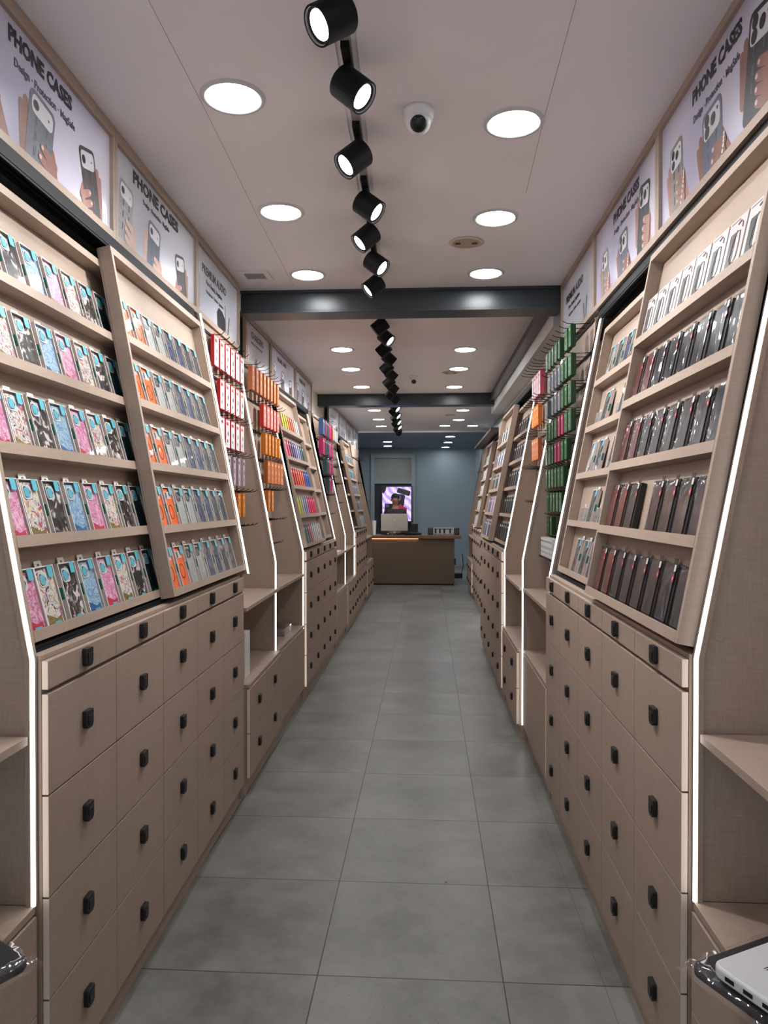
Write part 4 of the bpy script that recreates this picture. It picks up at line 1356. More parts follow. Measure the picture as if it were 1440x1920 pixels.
poster(LP, 0, 5.40, 6.28, 2.545, 2.915, 'white chargers poster just past the first beam, left side', BGW, c_ch)
poster(LP, 0, 6.30, 7.46, 2.545, 2.915, 'phone case poster with three hands, past the chargers poster', BGL, c_sm(0))
poster(LP, 0, 7.48, 8.52, 2.545, 2.915, 'phone case poster before the second beam, left side', BGW, c_sm(1))
for q, (a, b) in enumerate(((10.0, 11.2), (11.22, 12.2), (12.22, 13.3), (13.32, 14.18))):
    poster(LP, 0, a, b, 2.50, 2.91, 'pale device poster past the second beam, %s from the beam' % ORD[q], BGW, c_sm(2) if q == 9 else c_dev(q), ztrim=.03)
# boards closing the top of each open bay
for fr, a, b, k, lb in ((L1, 3.785, 4.70, K1, 'red audio boxes'), (LB, 4.716, 5.69, K2, 'orange charger boxes'), (L2, 7.734, 8.70, K2, 'magenta packs'), (L2, 8.723, 9.80, K2, 'yellow packs'), (R1, 3.882, 4.805, KR, 'green packs'), (RB, 4.828, 5.745, KR, 'pink packs')):
    top = k * (2.52 - 1.165) + .02
    tag(MB().box(fr, top - .10 * 0 - .0, top + .14, a, b, 2.504, 2.5225).build('top_board', WOOD), 'thin top board above the ' + lb, 'board')
for fr, a, b, k, lb in ((L2, 5.72, 7.70, K2, 'second left racks'), (L2, 9.83, 11.62, K2, 'farthest left racks'), (L2, 4.83, 5.71, K2, 'left charger bay'), (R2, 5.77, 8.06, KR, 'second right racks')):
    top = k * (2.52 - 1.165) + .02
    tag(MB().box(fr, top, top + .14, a, b, 2.526, 2.542).build('header_board', WOOD), 'header board over the ' + lb, 'board')

# ------------------------------------------------------------------ ceiling fittings
def downlight(x, y, z, label):
    t = thing('ceiling_light', label, 'ceiling light', (x, y, z), 'round ceiling lights')
    M = Matrix.Translation((x, y, z))
    MB().lathe([(.092, -.003), (.098, -.008), (.108, -.0075), (.114, 0)], mat('rim enamel', srgb(196, 196, 196), .4), M, 40, cap=False).build('rim', mat('rim enamel', srgb(196, 196, 196), .4), t, smooth=True)
    MB().lathe([(.0915, -.001), (.0915, -.0038)], LENSG, M, 40).build('diffuser', LENSG, t)


Ldl = [(-.678, 2.544), (-.711, 3.548), (-.741, 4.525), (-.785, 6.714), (-.804, 7.695), (-.796, 8.85), (-.802, 11.06), (-.816, 12.23), (-.84, 13.3)]
Rdl = [(.318, 2.775), (.334, 3.683), (.355, 4.559), (.34, 6.781), (.322, 7.732), (.32, 8.916), (.528, 11.136), (.516, 12.391), (.306, 13.296), (.804, 13.325)]
for q, (x, y) in enumerate(Ldl): downlight(x, y, CEIL, 'round white ceiling light, %s along the left row' % ORD[q])
for q, (x, y) in enumerate(Rdl): downlight(x, y, CEIL, 'round white ceiling light on the right, %s counting from the camera' % ORD[q])
LOWL = ((-.885, 16.25, 'left, nearer'), (-.95, 17.45, 'left, farther'), (.46, 15.1, 'right, nearest'), (.45, 16.5, 'right, middle'), (.43, 17.9, 'right, farthest'))
for q, (x, y, lb) in enumerate(LOWL):
    downlight(x, y, 2.92, 'round light in the blue ceiling before the back wall, ' + lb)
downlight(-.65, 1.2, CEIL, 'round ceiling light above the camera, left'); downlight(.30, 1.4, CEIL, 'round ceiling light above the camera, right')

# track
def trackx(y): return -.232 - .026 * (y - 1.5)


def track(y0, y1, label):
    x0, x1 = trackx(y0), trackx(y1)
    t = thing('light_track', label, 'light track', ((x0 + x1) / 2, (y0 + y1) / 2, CEIL))
    def bar(dx0, dx1, z0, z1, nm, m):
        mb = MB()
        mb.bm = bmesh.new()
        v = []
        for x, y in ((x0, y0), (x1, y1)):
            for dx in (dx0, dx1):
                for z in (z0, z1): v.append(mb.bm.verts.new((x + dx, y, z)))
        for f in ((0, 1, 3, 2), (4, 6, 7, 5), (0, 4, 5, 1), (2, 3, 7, 6), (0, 2, 6, 4), (1, 5, 7, 3)): mb.bm.faces.new([v[q] for q in f])
        mb.build(nm, m, t)
    bar(-.036, -.033, CEIL - .003, CEIL, 'edge_strip', WHITE)
    bar(.033, .036, CEIL - .003, CEIL, 'edge_strip', WHITE)
    bar(-.017, .017, CEIL - .005, CEIL, 'rail', mat('track enamel', srgb(150, 144, 142), .5))


track(1.2, 4.83, 'pale ceiling track above the nearest black spotlights')
track(5.06, 9.40, 'pale ceiling track between the two beams')
track(9.65, 13.55, 'pale ceiling track past the farther beam')


def spotlight(y, ax, label, L=.108, R=.052, drop=.095):
    x = trackx(y); ax = Vector(ax).normalized()
    piv = Vector((x, y, CEIL - drop)) + ax * .022
    t = thing('track_spotlight', label, 'spotlight', (x, y, CEIL), 'black track spotlights')
    MB().box(WORLD, x - .014, x + .014, y - .085, y + .085, CEIL - .028, CEIL - .0055).build('adapter', BLACKM, t, bevel=.002)
    MB().box(WORLD, x - .010, x + .010, y - .016, y + .016, CEIL - drop + .02, CEIL - .0285).build('stem', BLACKM, t)
    q = Vector((0, 0, 1)).rotation_difference(ax)
    M = Matrix.Translation(piv) @ q.to_matrix().to_4x4()
    MB().lathe([(R * .9, -L * .5), (R, -L * .46), (R, L * .5), (R * .90, L * .5), (R * .88, L * .40)], BLACKM, M, 32, cap=False).lathe([(R * .9, -L * .5), (R * .89, -L * .499)], BLACKM, M, 32).build('housing', BLACKM, t, smooth=False)
    MB().lathe([(R * .74, L * .40), (R * .74, L * .405)], SPOTG, M, 28).build('lens', SPOTG, t)
    MB().lathe([(R * .88, L * .43), (R * .745, L * .399)], BLACKM, M, 28, cap=False).build('baffle', BLACKM, t)
    ld = bpy.data.lights.new('lamp_glow', 'SPOT'); ld.energy = SPOT_W; ld.spot_size = math.radians(78); ld.spot_blend = .9; ld.shadow_soft_size = .035
    ld.color = (1, .975, .95)
    lo = bpy.data.objects.new('lamp_glow', ld); COL.objects.link(lo); lo.parent = t
    M2 = Matrix.Translation(piv + ax * (L * .5 + .006) - t.location) @ Vector((0, 0, -1)).rotation_difference(ax).to_matrix().to_4x4()
    lo.matrix_local = M2


A_R, A_L = (.74, -.10, -.68), (-.70, -.34, -.62)
near_spots = [(2.00, (-.70, -.42, -.60)), (2.33, (.72, -.20, -.66)), (2.80, (-.66, -.34, -.66)), (3.25, (.78, -.18, -.62)), (3.62, (-.68, -.26, -.66)), (4.02, (.74, -.26, -.62)), (4.42, (-.74, -.20, -.64))]
for q, (y, a) in enumerate(near_spots): spotlight(y, a, 'black cylinder spotlight before the first beam, %s from the camera' % ORD[q])
mid = [(5.42, (-.72, -.02, -.60)), (5.80, (.72, -.26, -.64)), (6.22, (-.74, .22, -.62)), (6.62, (.74, .24, -.66)), (7.06, (-.74, .22, -.62)), (7.46, (.74, .24, -.66)), (7.90, (-.74, .22, -.62)), (8.30, (.74, .24, -.66)), (8.74, (-.74, .22, -.62)), (9.14, (.74, .24, -.66))]
for q, (y, a) in enumerate(mid): spotlight(y, a, 'black cylinder spotlight between the beams, %s from the camera' % ORD[q])
far = [(9.95, (.72, -.30, -.62)), (10.35, (-.74, .2, -.62)), (10.75, (.74, -.28, -.62)), (11.15, (-.74, .2, -.62)), (11.55, (.74, -.28, -.62)), (11.95, (-.74, .2, -.62)), (12.3, (.74, -.28, -.62)), (12.7, (-.40, .78, -.48)), (13.0, (.45, .76, -.46)), (13.35, (.20, .86, -.46))]
for q, (y, a) in enumerate(far): spotlight(y, a, 'black cylinder spotlight past the second beam, %s from the beam' % ORD[q])

# dome cameras
def dome(x, y, label, ball=BLACK, shell=WHITE, R=.056):
    t = thing('security_camera', label, 'security camera', (x, y, CEIL))
    M = Matrix.Translation((x, y, CEIL))
    MB().lathe([(R, -.0005), (R, -.012), (R * .96, -.028), (R * .90, -.040)], shell, M, 32, cap=True).build('base', shell, t, smooth=True)
    ax = Vector((.0, -.72, -.52)).normalized() # looks at the shop front
    c = Vector((x, y, CEIL - .044)); r = R * .80
    prof = [(r * math.sin(PI * q / 12), -r * math.cos(PI * q / 12)) for q in range(1, 12)]
    Mq = Matrix.Translation(c) @ Vector((0, 0, 1)).rotation_difference(ax).to_matrix().to_4x4()
    MB().lathe([p for p in prof if p[1] < r * .62] + [(r * .72, r * .70)], shell, Mq, 28).build('ball', shell, t, smooth=True)
    MB().lathe([(r * .66, r * .705), (r * .60, r * .80), (r * .40, r * .92), (r * .15, r * .97)], ball, Mq, 28).build('lens_face', ball, t, smooth=True)
    mb = MB()
    for sx in (-.011, .011):
        mb.lathe([(.003, r * .90), (.003, r * .955)], mat('infrared led', srgb(150, 150, 150), .3), Mq @ Matrix.Translation((sx, .018, -.004)), 10)
    mb.build('sensor', None, t)


dome(-.034, 2.665, 'white dome security camera on the ceiling right of the spotlights')
dome(-.154, 8.18, 'small black eyed dome camera between the two beams', R=.052, shell=WHITE)
for x, y, lb in ((.207, 4.017, 'beige round ceiling speaker between the nearest right lights'), (.245, 7.945, 'beige round ceiling speaker between the beams'), (.35, 11.7, 'beige round ceiling speaker past the farther beam')):
    t = thing('ceiling_speaker', lb, 'speaker', (x, y, CEIL))
    M = Matrix.Translation((x, y, CEIL))
    BM_ = mat('beige plastic', srgb(205, 190, 172), .5)
    MB().lathe([(.088, -.0005), (.094, -.004), (.078, -.009), (.074, -.006)], BM_, M, 36, cap=False).build('rim', BM_, t, smooth=True)
    MB().lathe([(.0735, -.001), (.0735, -.005), (.03, -.0065), (.002, -.007)], mat('grille beige', srgb(176, 158, 140), .6), M, 36).build('grille', None, t)
    mb = MB()
    for q in (-1, 1):
        for e in range(4): mb.box(WORLD, x + q * .045 - .014, x + q * .045 + .014, y - .012 + e * .007, y - .009 + e * .007, CEIL - .0088, CEIL - .0068)
    mb.build('slot', mat('slot shade', srgb(90, 78, 68), .8), t)
t = thing('ceiling_vent', 'square white air vent on the ceiling beside the left poster', 'vent', (-1.066, 4.517, CEIL))
x, y = -1.066, 4.517
mb = MB()
for a0, a1, b0, b1 in ((-.095, .095, -.095, -.062), (-.095, .095, .062, .095), (-.095, -.062, -.062, .062), (.062, .095, -.062, .062)):
    mb.box(WORLD, x + a0, x + a1, y + b0, y + b1, CEIL - .010, CEIL - .0005)
mb.build('frame', WHITE, t)
MB().box(WORLD, x - .061, x + .061, y - .061, y + .061, CEIL - .004, CEIL - .0005).build('filter', mat('vent mesh', srgb(150, 148, 146), .8, noise=.4, nscale=300), t)

# ------------------------------------------------------------------ counter and back wall
CY = 13.95
COUNT = wood_mat('counter laminate', srgb(98, 84, 71), srgb(124, 108, 93))
t = thing('service_counter', 'long beige service counter at the end of the aisle', 'counter', (-.28, CY + .3, 0))
MB().box(WORLD, -1.12, .505, CY, CY + .60, .03, .885).build('front_body', COUNT, t)
MB().box(WORLD, -1.10, .49, CY + .02, CY + .58, 0, .03).build('plinth', mat('dark plinth', srgb(40, 34, 30), .6), t)
MB().box(WORLD, -1.14, .632, CY - .05, CY + .64, .8855, .945).build('worktop', wood_mat('counter top wood', srgb(110, 86, 66), srgb(140, 112, 88)), t, bevel=.003)
WARM = mat('warm led', (1.0, .45, .22, 1), .4, emit=2.2)
MB().box(WORLD, -1.08, -.18, CY - .030, CY - .012, .881, .8850).build('light_strip', WARM, t)
top = .9455
# monitor with a pale back
t = thing('computer_monitor', 'pale grey computer monitor seen from behind on the counter', 'monitor', (-.64, 14.20, top))
MB().box(WORLD, -.70, -.58, 14.16, 14.30, top, top + .006).build('stand_foot', ALU, t, bevel=.002)
MB().box(WORLD, -.67, -.61, 14.222, 14.228, top + .0065, top + .16).build('stand_neck', ALU, t)
MB().box(WORLD, -.902, -.385, 14.19, 14.218, top + .075, top + .405).build('back_shell', mat('pale monitor shell', srgb(176, 168, 158), .4), t, bevel=.006)
MB().lathe([(.010, 0), (.010, .001)], PAPER, Matrix.Translation((-.64, 14.1895, top + .29)) @ Matrix.Rotation(PI / 2, 4, 'X'), 14).build('round_mark', PAPER, t)
# cable clutter, stuff on the counter
rn = random.Random(3)
mb = MB()
for q in range(9):
    x0 = rn.uniform(-1.0, -.42); pts = []
    for e in range(7): pts.append((x0 + e * .05 + rn.uniform(-.03, .03), 13.97 + rn.uniform(.0, .10), top + .008 + rn.uniform(0, .028)))
    mb.tube(pts, .006, BLACKM, 5)
tag(mb.build('cable_tangle', BLACKM), 'tangle of black cables along the counter top by the monitor', 'cables', kind='stuff')
tag(MB().box(WORLD, -.78, -.74, 14.12, 14.14, top, top + .035).build('card_reader', PAPER, bevel=.003), 'small white block among the cables on the counter', 'card reader')
t = thing('card_terminal', 'black angled terminal behind the monitor at its right', 'terminal', (-.27, 14.33, top))
MB().box(WORLD, -.36, -.18, 14.26, 14.40, top, top + .05).build('base', BLACK, t, bevel=.004)
MB().prism(WORLD, [(-.35, top + .0505), (-.19, top + .0505), (-.19, top + .21), (-.31, top + .21)], 14.30, 14.34).build('screen', BLACK, t)
tag(MB().box(WORLD, -.33, -.12, 14.10, 14.17, top, top + .045).build('barcode_scanner', BLACK, bevel=.012), 'black handheld scanner lying on the counter', 'scanner')
t = thing('jewellery_rack', 'long silver holder with four black slots on the counter', 'holder', (.30, 14.2, top))
MB().box(WORLD, .05, .565, 14.16, 14.28, top + .012, top + .135).build('body', mat('silver holder', srgb(176, 180, 184), .35, metal=.3), t, bevel=.006)
for x0 in (.0, .50):
    MB().box(WORLD, x0, x0 + .105, 14.14, 14.30, top, top + .15).build('end_cap', mat('dark grey cap', srgb(52, 56, 60), .45), t, bevel=.02)
for q in range(4): MB().box(WORLD, .135 + q * .083 + (.03 if q == 3 else 0), .165 + q * .083 + (.03 if q == 3 else 0), 14.152, 14.1595, top + .035, top + .115).build('slot', BLACK, t)
MB().box(WORLD, .12, .48, 14.15, 14.1595, top + .118, top + .126).build('slot_bar', BLACK, t)
t = thing('paper_cup', 'white cup stack at the left end of the counter', 'cup', (-1.03, 14.15, top))
MB().lathe([(.030, .0), (.040, .26)], PAPER, Matrix.Translation((-1.03, 14.15, top)), 20).build('cup_wall', PAPER, t)
MB().lathe([(.043, .2605), (.043, .275)], WHITE, Matrix.Translation((-1.03, 14.15, top)), 20).build('lid', WHITE, t)

# door recess in the back wall
DF = GREYM
t = thing('door_1', 'grey door frame with closed upper panel in the back wall', 'door', (-.80, YB, 0)); t['kind'] = 'structure'
yb = YB - .0005
mb = MB()
for a0, a1, c0, c1 in ((-1.418, -1.326, 0, 2.796), (-0.406, -0.314, 0, 2.796), (-1.326, -0.406, 2.688, 2.796), (-1.326, -0.406, 2.05, 2.136)):
    mb.box(WORLD, a0, a1, yb - .08, yb, c0, c1)
mb.build('door_frame', mat('door frame paint', srgb(150, 160, 165), .5), t)
MB().box(WORLD, -1.3255, -0.4065, yb - .02, yb, 2.1365, 2.6875).build('transom_panel', mat('transom panel paint', srgb(146, 150, 146), .5), t)
MB().box(WORLD, -1.3255, -0.4065, yb - .012, yb, 0, 2.0495).build('dark_opening', mat('dark doorway', srgb(52, 58, 62), .7), t)

# advertising screen hanging in the doorway
SX0, SX1, SZ0, SZ1, SY = -1.03, -.385, 1.08, 1.95, 16.9
SX0, SX1, SZ0, SZ1, SY = -1.097, -.400, 1.130, 1.956, 17.8
t = thing('display_screen', 'bright lilac advertising screen with phone pictures behind the counter', 'screen', ((SX0 + SX1) / 2, SY, 0))


def lilac():
    m = bpy.data.materials.new('lilac screen'); m.use_nodes = True; nt = m.node_tree; p = nt.nodes['Principled BSDF']
    tc = nt.nodes.new('ShaderNodeTexCoord'); w = nt.nodes.new('ShaderNodeTexWave'); w.inputs['Scale'].default_value = 3.2; w.inputs['Distortion'].default_value = 4
    w.bands_direction = 'DIAGONAL'
    nt.links.new(tc.outputs['Object'], w.inputs['Vector'])
    r = nt.nodes.new('ShaderNodeValToRGB'); r.color_ramp.elements[0].color = srgb(150, 120, 235); r.color_ramp.elements[1].color = srgb(206, 190, 252)
    nt.links.new(w.outputs['Fac'], r.inputs[0]); nt.links.new(r.outputs[0], p.inputs['Emission Color']); p.inputs['Emission Strength'].default_value = .62
    p.inputs['Base Color'].default_value = (.02, .02, .02, 1)
    return m


MB().box(WORLD, SX0 - .03, SX1 + .03, SY, SY + .06, SZ0 - .03, SZ1 + .03).build('bezel', BLACK, t, bevel=.004)
MB().box(WORLD, (SX0 + SX1) / 2 - .05, (SX0 + SX1) / 2 + .05, SY + .01, SY + .05, 0.02, SZ0 - .031).build('stand_post', BLACK, t)
MB().box(WORLD, (SX0 + SX1) / 2 - .25, (SX0 + SX1) / 2 + .25, SY - .12, SY + .2, 0, .0195).build('stand_foot', BLACK, t)
sp = MB().box(WORLD, SX0, SX1, SY - .003, SY - .0005, SZ0, SZ1).build('picture', lilac(), t)


def SQ(mb, pts, m, y=0):
    mb.flat([(SX0 + (SX1 - SX0) * x, SZ0 + (SZ1 - SZ0) * z) for x, z in pts], m, y=SY - .004 - y)


def rot(pts, cx, cz, a):
    return [(cx + (x - cx) * math.cos(a) - (z - cz) * math.sin(a) * 1.2, cz + (x - cx) * math.sin(a) / 1.2 + (z - cz) * math.cos(a)) for x, z in pts]


mb = MB()
ph = mat('screen phone black', srgb(20, 14, 26), .3)
SQ(mb, rot(rrect(.74, .855, .46, .15, .03), .74, .855, -.30), ph)
SQ(mb, [(0, 1), (.14, 1), (.12, .9), (.04, .8), (0, .84)], ph)
SQ(mb, rot(rrect(.57, .62, .40, .34, .05), .57, .62, -.12), mat('screen phone wine', srgb(40, 14, 38), .3))
SQ(mb, rot(rrect(.52, .69, .26, .13, .03), .52, .69, -.12), mat('screen lens lilac', srgb(120, 100, 160), .3), .001)
for dx, dz in ((.45, .70), (.56, .67)): SQ(mb, rrect(dx, dz, .07, .05, .02), ph, .002)
SQ(mb, rot(rrect(.22, .36, .28, .30, .03), .22, .36, 0), ph)
SQ(mb, rrect(.17, .45, .12, .09, .02), mat('screen lens lilac'), .001)
mb.build('pictured_phone', None, t)
mb = MB(); SQ(mb, [(.60, .50), (.86, .38), (.84, .22), (.66, .16), (.50, .36)], mat('screen phone red', srgb(150, 30, 60), .3, emit=.25), .0005); mb.build('pictured_phone', None, t)

tag(MB().box(WORLD, .555, .72, 15.30, 15.50, 0, .10).build('power_box', BLACK, bevel=.004), 'low black box on the floor right of the counter', 'box')
tag(MB().tube([(.70, 15.35, .09), (.74, 15.4, .25), (.72, 15.45, .50)], .008, BLACKM, 6).build('power_cable', BLACKM), 'black cable rising from the floor right of the counter', 'cable')
tag(MB().box(WORLD, .508, .535, 14.06, 14.16, .38, .50).build('wall_socket', BLACK, bevel=.003), 'black socket box on the right end of the counter', 'socket')
w = MB().box(WORLD, 1.155, 1.168, 13.6, 17.6, 2.10, 2.13); tag(w.build('cable_duct', mat('blue trim', srgb(130, 146, 156), .5)), 'thin blue painted duct along the right wall', 'duct')

# ------------------------------------------------------------------ things in the open bays
t = thing('headphone_box', 'white upright box in the left bay below the red audio boxes', 'box', L1.P(.1, 3.93, .588))
MB().box(L1, .04, .10, 3.90, 4.02, .5885, .835).build('carton', PAPER, t, bevel=.001)
mb = MB()
for q in range(2):
    for e in range(4): mb.box(L1, .045 + e * .014, .054 + e * .014, 3.8988, 3.8998, .60 + q * .018, .608 + q * .018)
mb.build('printed_icons', INK2, t)
tag(t, 'white upright carton with small icons on the left low cabinet', 'box')
ACR = film_mat('clear acrylic', .25, (.93, .93, .95, 1), .05)
t = thing('acrylic_box', 'clear acrylic box lying on the low cabinet under orange boxes', 'box', LB.P(.1, 5.3, .588))
MB().box(LB, .06, .20, 5.20, 5.46, .5885, .64).build('clear_case', ACR, t)
MB().box(LB, .064, .10, 5.42, 5.455, .5895, .636).build('white_end', PAPER, t)
MB().box(LB, .07, .19, 5.22, 5.41, .59, .612).build('contents', mat('pinkish grey contents', srgb(170, 156, 160), .4), t)
t = thing('leaflet_stack', 'white leaflet stack on the upper shelf below magenta packs', 'leaflets', L2.P(.1, 8.1, .99))
MB().box(L2, .02, .14, 7.95, 8.35, .9905, 1.012).build('leaflets', PAPER, t)
tag(MB().box(L2, .03, .045, 8.735, 8.80, .9905, 1.12).build('card_holder', PAPER), 'small white card standing on the shelf by the LED panel, left', 'card')

# wrapped tablet covers at the bottom right corner
def wrapped(cx, cy, cz, rot_z, label1):
    Mx = Matrix.Translation((cx, cy, cz)) @ Matrix.Rotation(rot_z, 4, 'Z')
    t = bpy.data.objects.new('bagged_cover', None); COL.objects.link(t); t.matrix_world = Mx; tag(t, label1, 'cover')
    mb = MB(); n = 10
    pts = rrect(0, 0, .26, .18, .026, 5)
    i0 = mb.mi(mat('navy felt', srgb(28, 30, 40), .7, noise=.3, nscale=120))
    lo = [mb.bm.verts.new((x, z, 0)) for x, z in pts]; hi = [mb.bm.verts.new((x, z, .022)) for x, z in pts]
    mb.bm.faces.new(lo[::-1]); mb.bm.faces.new(hi)
    for q in range(len(pts)): mb.bm.faces.new((lo[q], lo[(q + 1) % len(pts)], hi[(q + 1) % len(pts)], hi[q]))
    c = local_obj('felt_cover', mb.mesh('felt_cover'), t); b = c.modifiers.new('bevel', 'BEVEL'); b.width = .007; b.segments = 3; b.limit_method = 'ANGLE'
    mb = MB(); g = []; nx, ny = 16, 12; rnd = random.Random(5)
    for i in range(nx + 1):
        row = []
        for j in range(ny + 1):
            x = -.150 + .30 * i / nx; y = -.105 + .21 * j / ny
            e = 0 if (abs(x) > .134 or abs(y) > .094) else 1
            row.append(mb.bm.verts.new((x + rnd.uniform(-.003, .003), y + rnd.uniform(-.003, .003), .006 + .022 * e + rnd.uniform(0, .004))))
        g.append(row)
    for i in range(nx):
        for j in range(ny):
            f = mb.bm.faces.new((g[i][j], g[i + 1][j], g[i + 1][j + 1], g[i][j + 1])); f.smooth = True
    mb.mi(BAG); local_obj('clear_bag', mb.mesh('clear_bag'), t)
    return t


wrapped(.680, 1.485, .5885, math.radians(28), 'dark navy cover in a crinkled clear bag, bottom right corner')


def tray(cx, cy, cz, rz, label):
    Mx = Matrix.Translation((cx, cy, cz)) @ Matrix.Rotation(rz, 4, 'Z')
    t = bpy.data.objects.new('white_tray', None); COL.objects.link(t); t.matrix_world = Mx; tag(t, label, 'tray')
    mbx = MB(); pts = rrect(0, 0, .24, .17, .024, 5)
    lo = [mbx.bm.verts.new((x, z, 0)) for x, z in pts]; hi = [mbx.bm.verts.new((x, z, .024)) for x, z in pts]
    mbx.bm.faces.new(lo[::-1]); mbx.bm.faces.new(hi)
    for q in range(len(pts)): mbx.bm.faces.new((lo[q], lo[(q + 1) % len(pts)], hi[(q + 1) % len(pts)], hi[q]))
    mbx.mi(mat('white glossy shell', srgb(220, 220, 220), .3))
    c = local_obj('shell', mbx.mesh('shell'), t); b = c.modifiers.new('bevel', 'BEVEL'); b.width = .006; b.segments = 3; b.limit_method = 'ANGLE'
    mb = MB()
    for q in range(6): mb.box(WORLD, -.045, .004 + .006 * (q % 3), .000 + q * .005, .0015 + q * .005, .0242, .0246)
    local_obj('printed_lines', mb.mesh('printed_lines', INK2), t)
    for y in (-.04, .0, .04):
        mb = MB(); mb.box(WORLD, -.1206, -.1200, y - .010, y + .010, .008, .016)
        local_obj('port_slot', mb.mesh('port_slot', BLACK), t)
    return t


tray(.690, 1.428, .624, math.radians(28), 'white rounded tray lying on the bagged cover, bottom right corner')
wrapped(-.958, 1.428, .5885, math.radians(-31), 'dark cover in a clear bag at the bottom left corner')
tray(-.995, 1.385, .624, math.radians(-31), 'white rounded tray lying on the bagged cover, bottom left corner')

tag(MB().lathe([(.006, 0), (.006, .001)], mat('red scrap', srgb(170, 24, 30), .5), Matrix.Translation((.075, 2.975, .0005)), 7).build('red_scrap', None), 'tiny red scrap on the grey floor tile', 'scrap')

# ------------------------------------------------------------------ person behind the counter
def skin_chain(name, verts, edges, radii, m, parent, loc, sub=2, root=0):
    me = bpy.data.meshes.new(name); me.from_pydata(verts, edges, []); me.materials.append(m)
    o = bpy.data.objects.new(name, me); COL.objects.link(o)
    if parent: o.parent = parent
    o.location = loc
    sk = o.modifiers.new('skin', 'SKIN'); sk.use_smooth_shade = True
    lay = me.skin_vertices[0] if me.skin_vertices else None
    if lay is None:
        bpy.context.view_layer.objects.active = o
    for q, r in enumerate(radii):
        rr = r if isinstance(r, tuple) else (r, r)
        me.skin_vertices[0].data[q].radius = rr
        me.skin_vertices[0].data[q].use_root = (q == root)
    ss = o.modifiers.new('sub', 'SUBSURF'); ss.levels = sub; ss.render_levels = sub
    return o


PX, PY = -.655, 14.90
P_SK = mat('skin', srgb(150, 108, 88), .5, noise=.1, nscale=30)
SHIRT = mat('dark shirt', srgb(30, 28, 34), .8, noise=.2, nscale=20)
TROU = mat('dark trousers', srgb(26, 28, 34), .85)
HAIR = mat('black hair', srgb(14, 12, 12), .6)


def ensure_skin(me):
    if not me.skin_vertices:
        pass


def body():
    # one vertex per joint: feet on the floor, head bowed to the counter, forearms forward
    V = [(0, 0, .95), (0, -.01, 1.10), (0, -.02, 1.24), (0, -.02, 1.38), (0, -.03, 1.46), (0, -.05, 1.53), (0, -.07, 1.60), (0, -.075, 1.67),
         (.17, -.02, 1.38), (.22, -.08, 1.12), (.11, -.32, 1.08), (.03, -.40, 1.12),
         (-.17, -.02, 1.38), (-.22, -.10, 1.12), (-.12, -.32, 1.10), (-.03, -.40, 1.14),
         (.09, 0, .88), (.10, -.02, .48), (.10, .02, .08), (.11, -.12, .035),
         (-.09, 0, .88), (-.10, -.02, .48), (-.10, .02, .08), (-.11, -.12, .035)]
    E = [(0, 1), (1, 2), (2, 3), (3, 4), (4, 5), (5, 6), (6, 7), (3, 8), (8, 9), (9, 10), (10, 11), (3, 12), (12, 13), (13, 14), (14, 15), (0, 16), (16, 17), (17, 18), (18, 19), (0, 20), (20, 21), (21, 22), (22, 23)]
    R = [(.15, .11), (.14, .10), (.155, .11), (.12, .09), .055, .055, (.075, .095), (.070, .085), .062, .045, .036, .026, .062, .045, .036, .026, .085, .06, .042, .035, .085, .06, .042, .035]
    return V, E, R


V, E_, R_ = body()
pt = thing('person', 'dark haired person in dark shirt standing behind the monitor, head bowed', 'person', (PX, PY, 0))


def skinned(name, V, E, R, m, parent, sub=2, off=(0, 0, 0)):
    me = bpy.data.meshes.new(name); me.from_pydata(V, E, [])
    o = bpy.data.objects.new(name, me); COL.objects.link(o)
    mod = o.modifiers.new('skin', 'SKIN'); mod.use_smooth_shade = True
    if not me.skin_vertices:
        a = me.attributes.new('skin', 'FLOAT_VECTOR', 'POINT') if False else None
        bpy.context.view_layer.objects.active = o
        o.select_set(True)
        bpy.ops.mesh.customdata_skin_add()
        o.select_set(False)
    for q, r in enumerate(R):
        sv = me.skin_vertices[0].data[q]
        sv.radius = r if isinstance(r, tuple) else (r, r)
        sv.use_root = (q == 0)
    s2 = o.modifiers.new('sub', 'SUBSURF'); s2.levels = sub; s2.render_levels = sub
    dg = bpy.context.evaluated_depsgraph_get(); dg.update()
    me2 = bpy.data.meshes.new_from_object(o.evaluated_get(dg))
    bpy.data.objects.remove(o)
    me2.materials.clear(); me2.materials.append(m)
    for f in me2.polygons: f.use_smooth = True
    o = bpy.data.objects.new(name, me2); COL.objects.link(o); o.parent = parent; o.location = off
    return o


skinned('body', V, E_, R_, P_SK, pt)
# clothes: the same chain, slightly fuller
idx = [0, 1, 2, 3, 4, 8, 9, 10, 12, 13, 14]
V2 = [V[i] for i in idx]; V2[4] = (0, -.03, 1.45)
E2 = [(0, 1), (1, 2), (2, 3), (3, 4), (3, 5), (5, 6), (6, 7), (3, 8), (8, 9), (9, 10)]
R2_ = [(.170, .125), (.160, .118), (.172, .125), (.135, .105), .070, .076, .058, .046, .076, .058, .046]
skinned('shirt', V2, E2, R2_, SHIRT, pt)
idx = [0, 16, 17, 18, 20, 21, 22]
V3 = [V[i] for i in idx]; E3 = [(0, 1), (1, 2), (2, 3), (0, 4), (4, 5), (5, 6)]
skinned('trousers', V3, E3, [(.165, .12), .10, .075, .058, .10, .075, .058], TROU, pt)
hb = bmesh.new(); bmesh.ops.create_uvsphere(hb, u_segments=24, v_segments=16, radius=1)
for v in hb.verts:
    v.co = Vector((v.co.x * .085, v.co.y * .105 + .015, v.co.z * .085 + .02 + (.03 if v.co.y > 0 and v.co.z < 0 else 0)))
    if v.co.y < -.055 and v.co.z < .05: v.co.y = -.055
mb = MB(); mb.bm = hb; mb.mi(HAIR); me = mb.mesh('hair')
for f in me.polygons: f.use_smooth = True
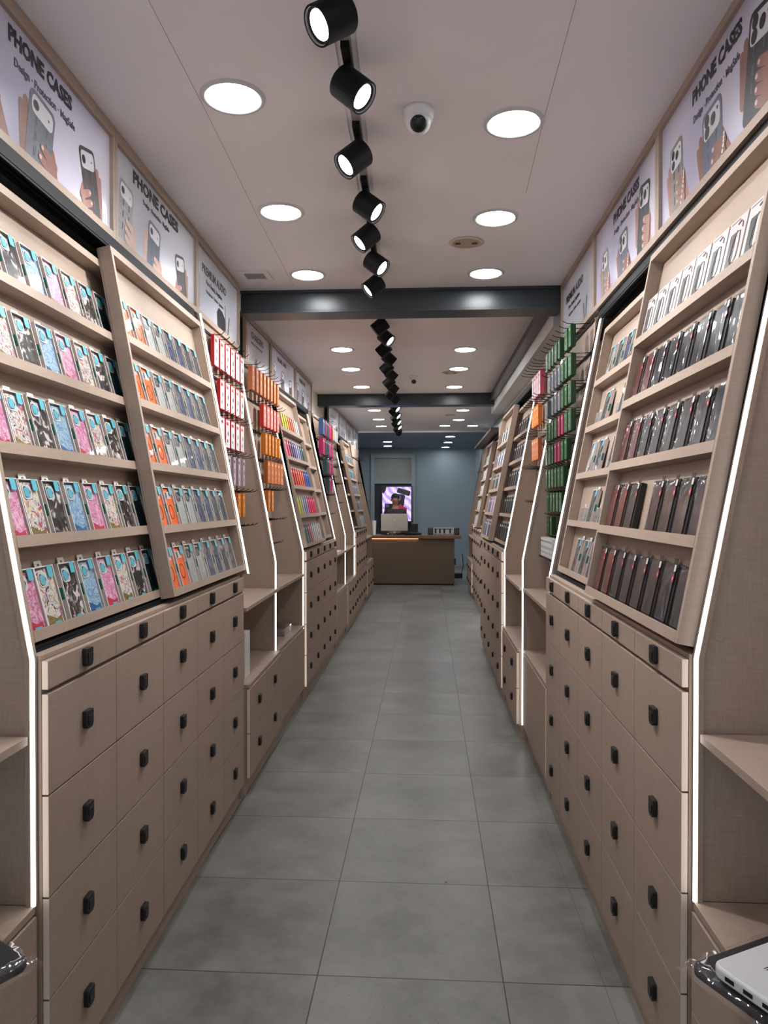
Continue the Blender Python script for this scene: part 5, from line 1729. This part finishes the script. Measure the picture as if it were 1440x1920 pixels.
local_obj('hair', me, pt, Matrix.Translation((0, -.055, 1.655)))
# face: nose, ears, mouth, glasses
mb = MB()
mb.lathe([(.004, .0), (.010, -.03), (.013, -.04), (.004, -.046)], P_SK, Matrix.Translation((0, -.170, 1.645)) @ Matrix.Rotation(-.2, 4, 'X'), 10)
for sx in (-1, 1): mb.lathe([(.006, -.025), (.014, -.01), (.014, .012), (.005, .026)], P_SK, Matrix.Translation((sx * .080, -.06, 1.62)), 10)
mb.build('x', None) if False else None
o = bpy.data.objects.new('nose_and_ears', mb.mesh('nose_and_ears')); COL.objects.link(o); o.parent = pt
mb = MB()
for sx in (-1, 1):
    pts = [(sx * .033 + .026 * math.cos(a), -.172, 1.634 + .019 * math.sin(a)) for a in [2 * PI * q / 14 for q in range(15)]]
    mb.tube(pts, .003, BLACK, 5)
    mb.tube([(sx * .059, -.170, 1.638), (sx * .082, -.06, 1.635)], .0025, BLACK, 5)
mb.tube([(-.007, -.173, 1.640), (.007, -.173, 1.640)], .003, BLACK, 5)
o = bpy.data.objects.new('glasses', mb.mesh('glasses')); COL.objects.link(o); o.parent = pt
mb = MB(); mb.tube([(-.020, -.158, 1.572), (0, -.165, 1.574), (.020, -.158, 1.572)], .004, mat('lips', srgb(120, 66, 62), .5), 6)
o = bpy.data.objects.new('mouth', mb.mesh('mouth')); COL.objects.link(o); o.parent = pt
# hands: palm with five fingers each, closed on a phone held in front of the chest
for sx, wx, wz in ((1, .03, 1.12), (-1, -.03, 1.14)):
    px = wx - sx * .0
    base = Vector((px, -.40, wz))
    Vh = [tuple(base), (px + sx * .012, -.435, wz + .03), (px + sx * .016, -.455, wz + .06)]
    Eh = [(0, 1), (1, 2)]; Rh = [.026, (.034, .018), (.036, .016)]
    for f in range(4):
        a = Vector((px + sx * (.040 - .019 * f), -.462, wz + .082 - abs(f - 1.3) * .004))
        Vh += [tuple(a), tuple(a + Vector((0, -.014, .022))), tuple(a + Vector((-sx * .002, -.006, .040)))]
        n = len(Vh) - 3
        Eh += [(2, n), (n, n + 1), (n + 1, n + 2)]; Rh += [.0095, .0085, .0075]
    a = Vector((px - sx * .022, -.440, wz + .045))
    Vh += [tuple(a), tuple(a + Vector((-sx * .012, -.018, .020))), tuple(a + Vector((-sx * .010, -.030, .036)))]
    n = len(Vh) - 3; Eh += [(1, n), (n, n + 1), (n + 1, n + 2)]; Rh += [.012, .010, .008]
    skinned('hand', Vh, Eh, Rh, P_SK, pt, sub=1)
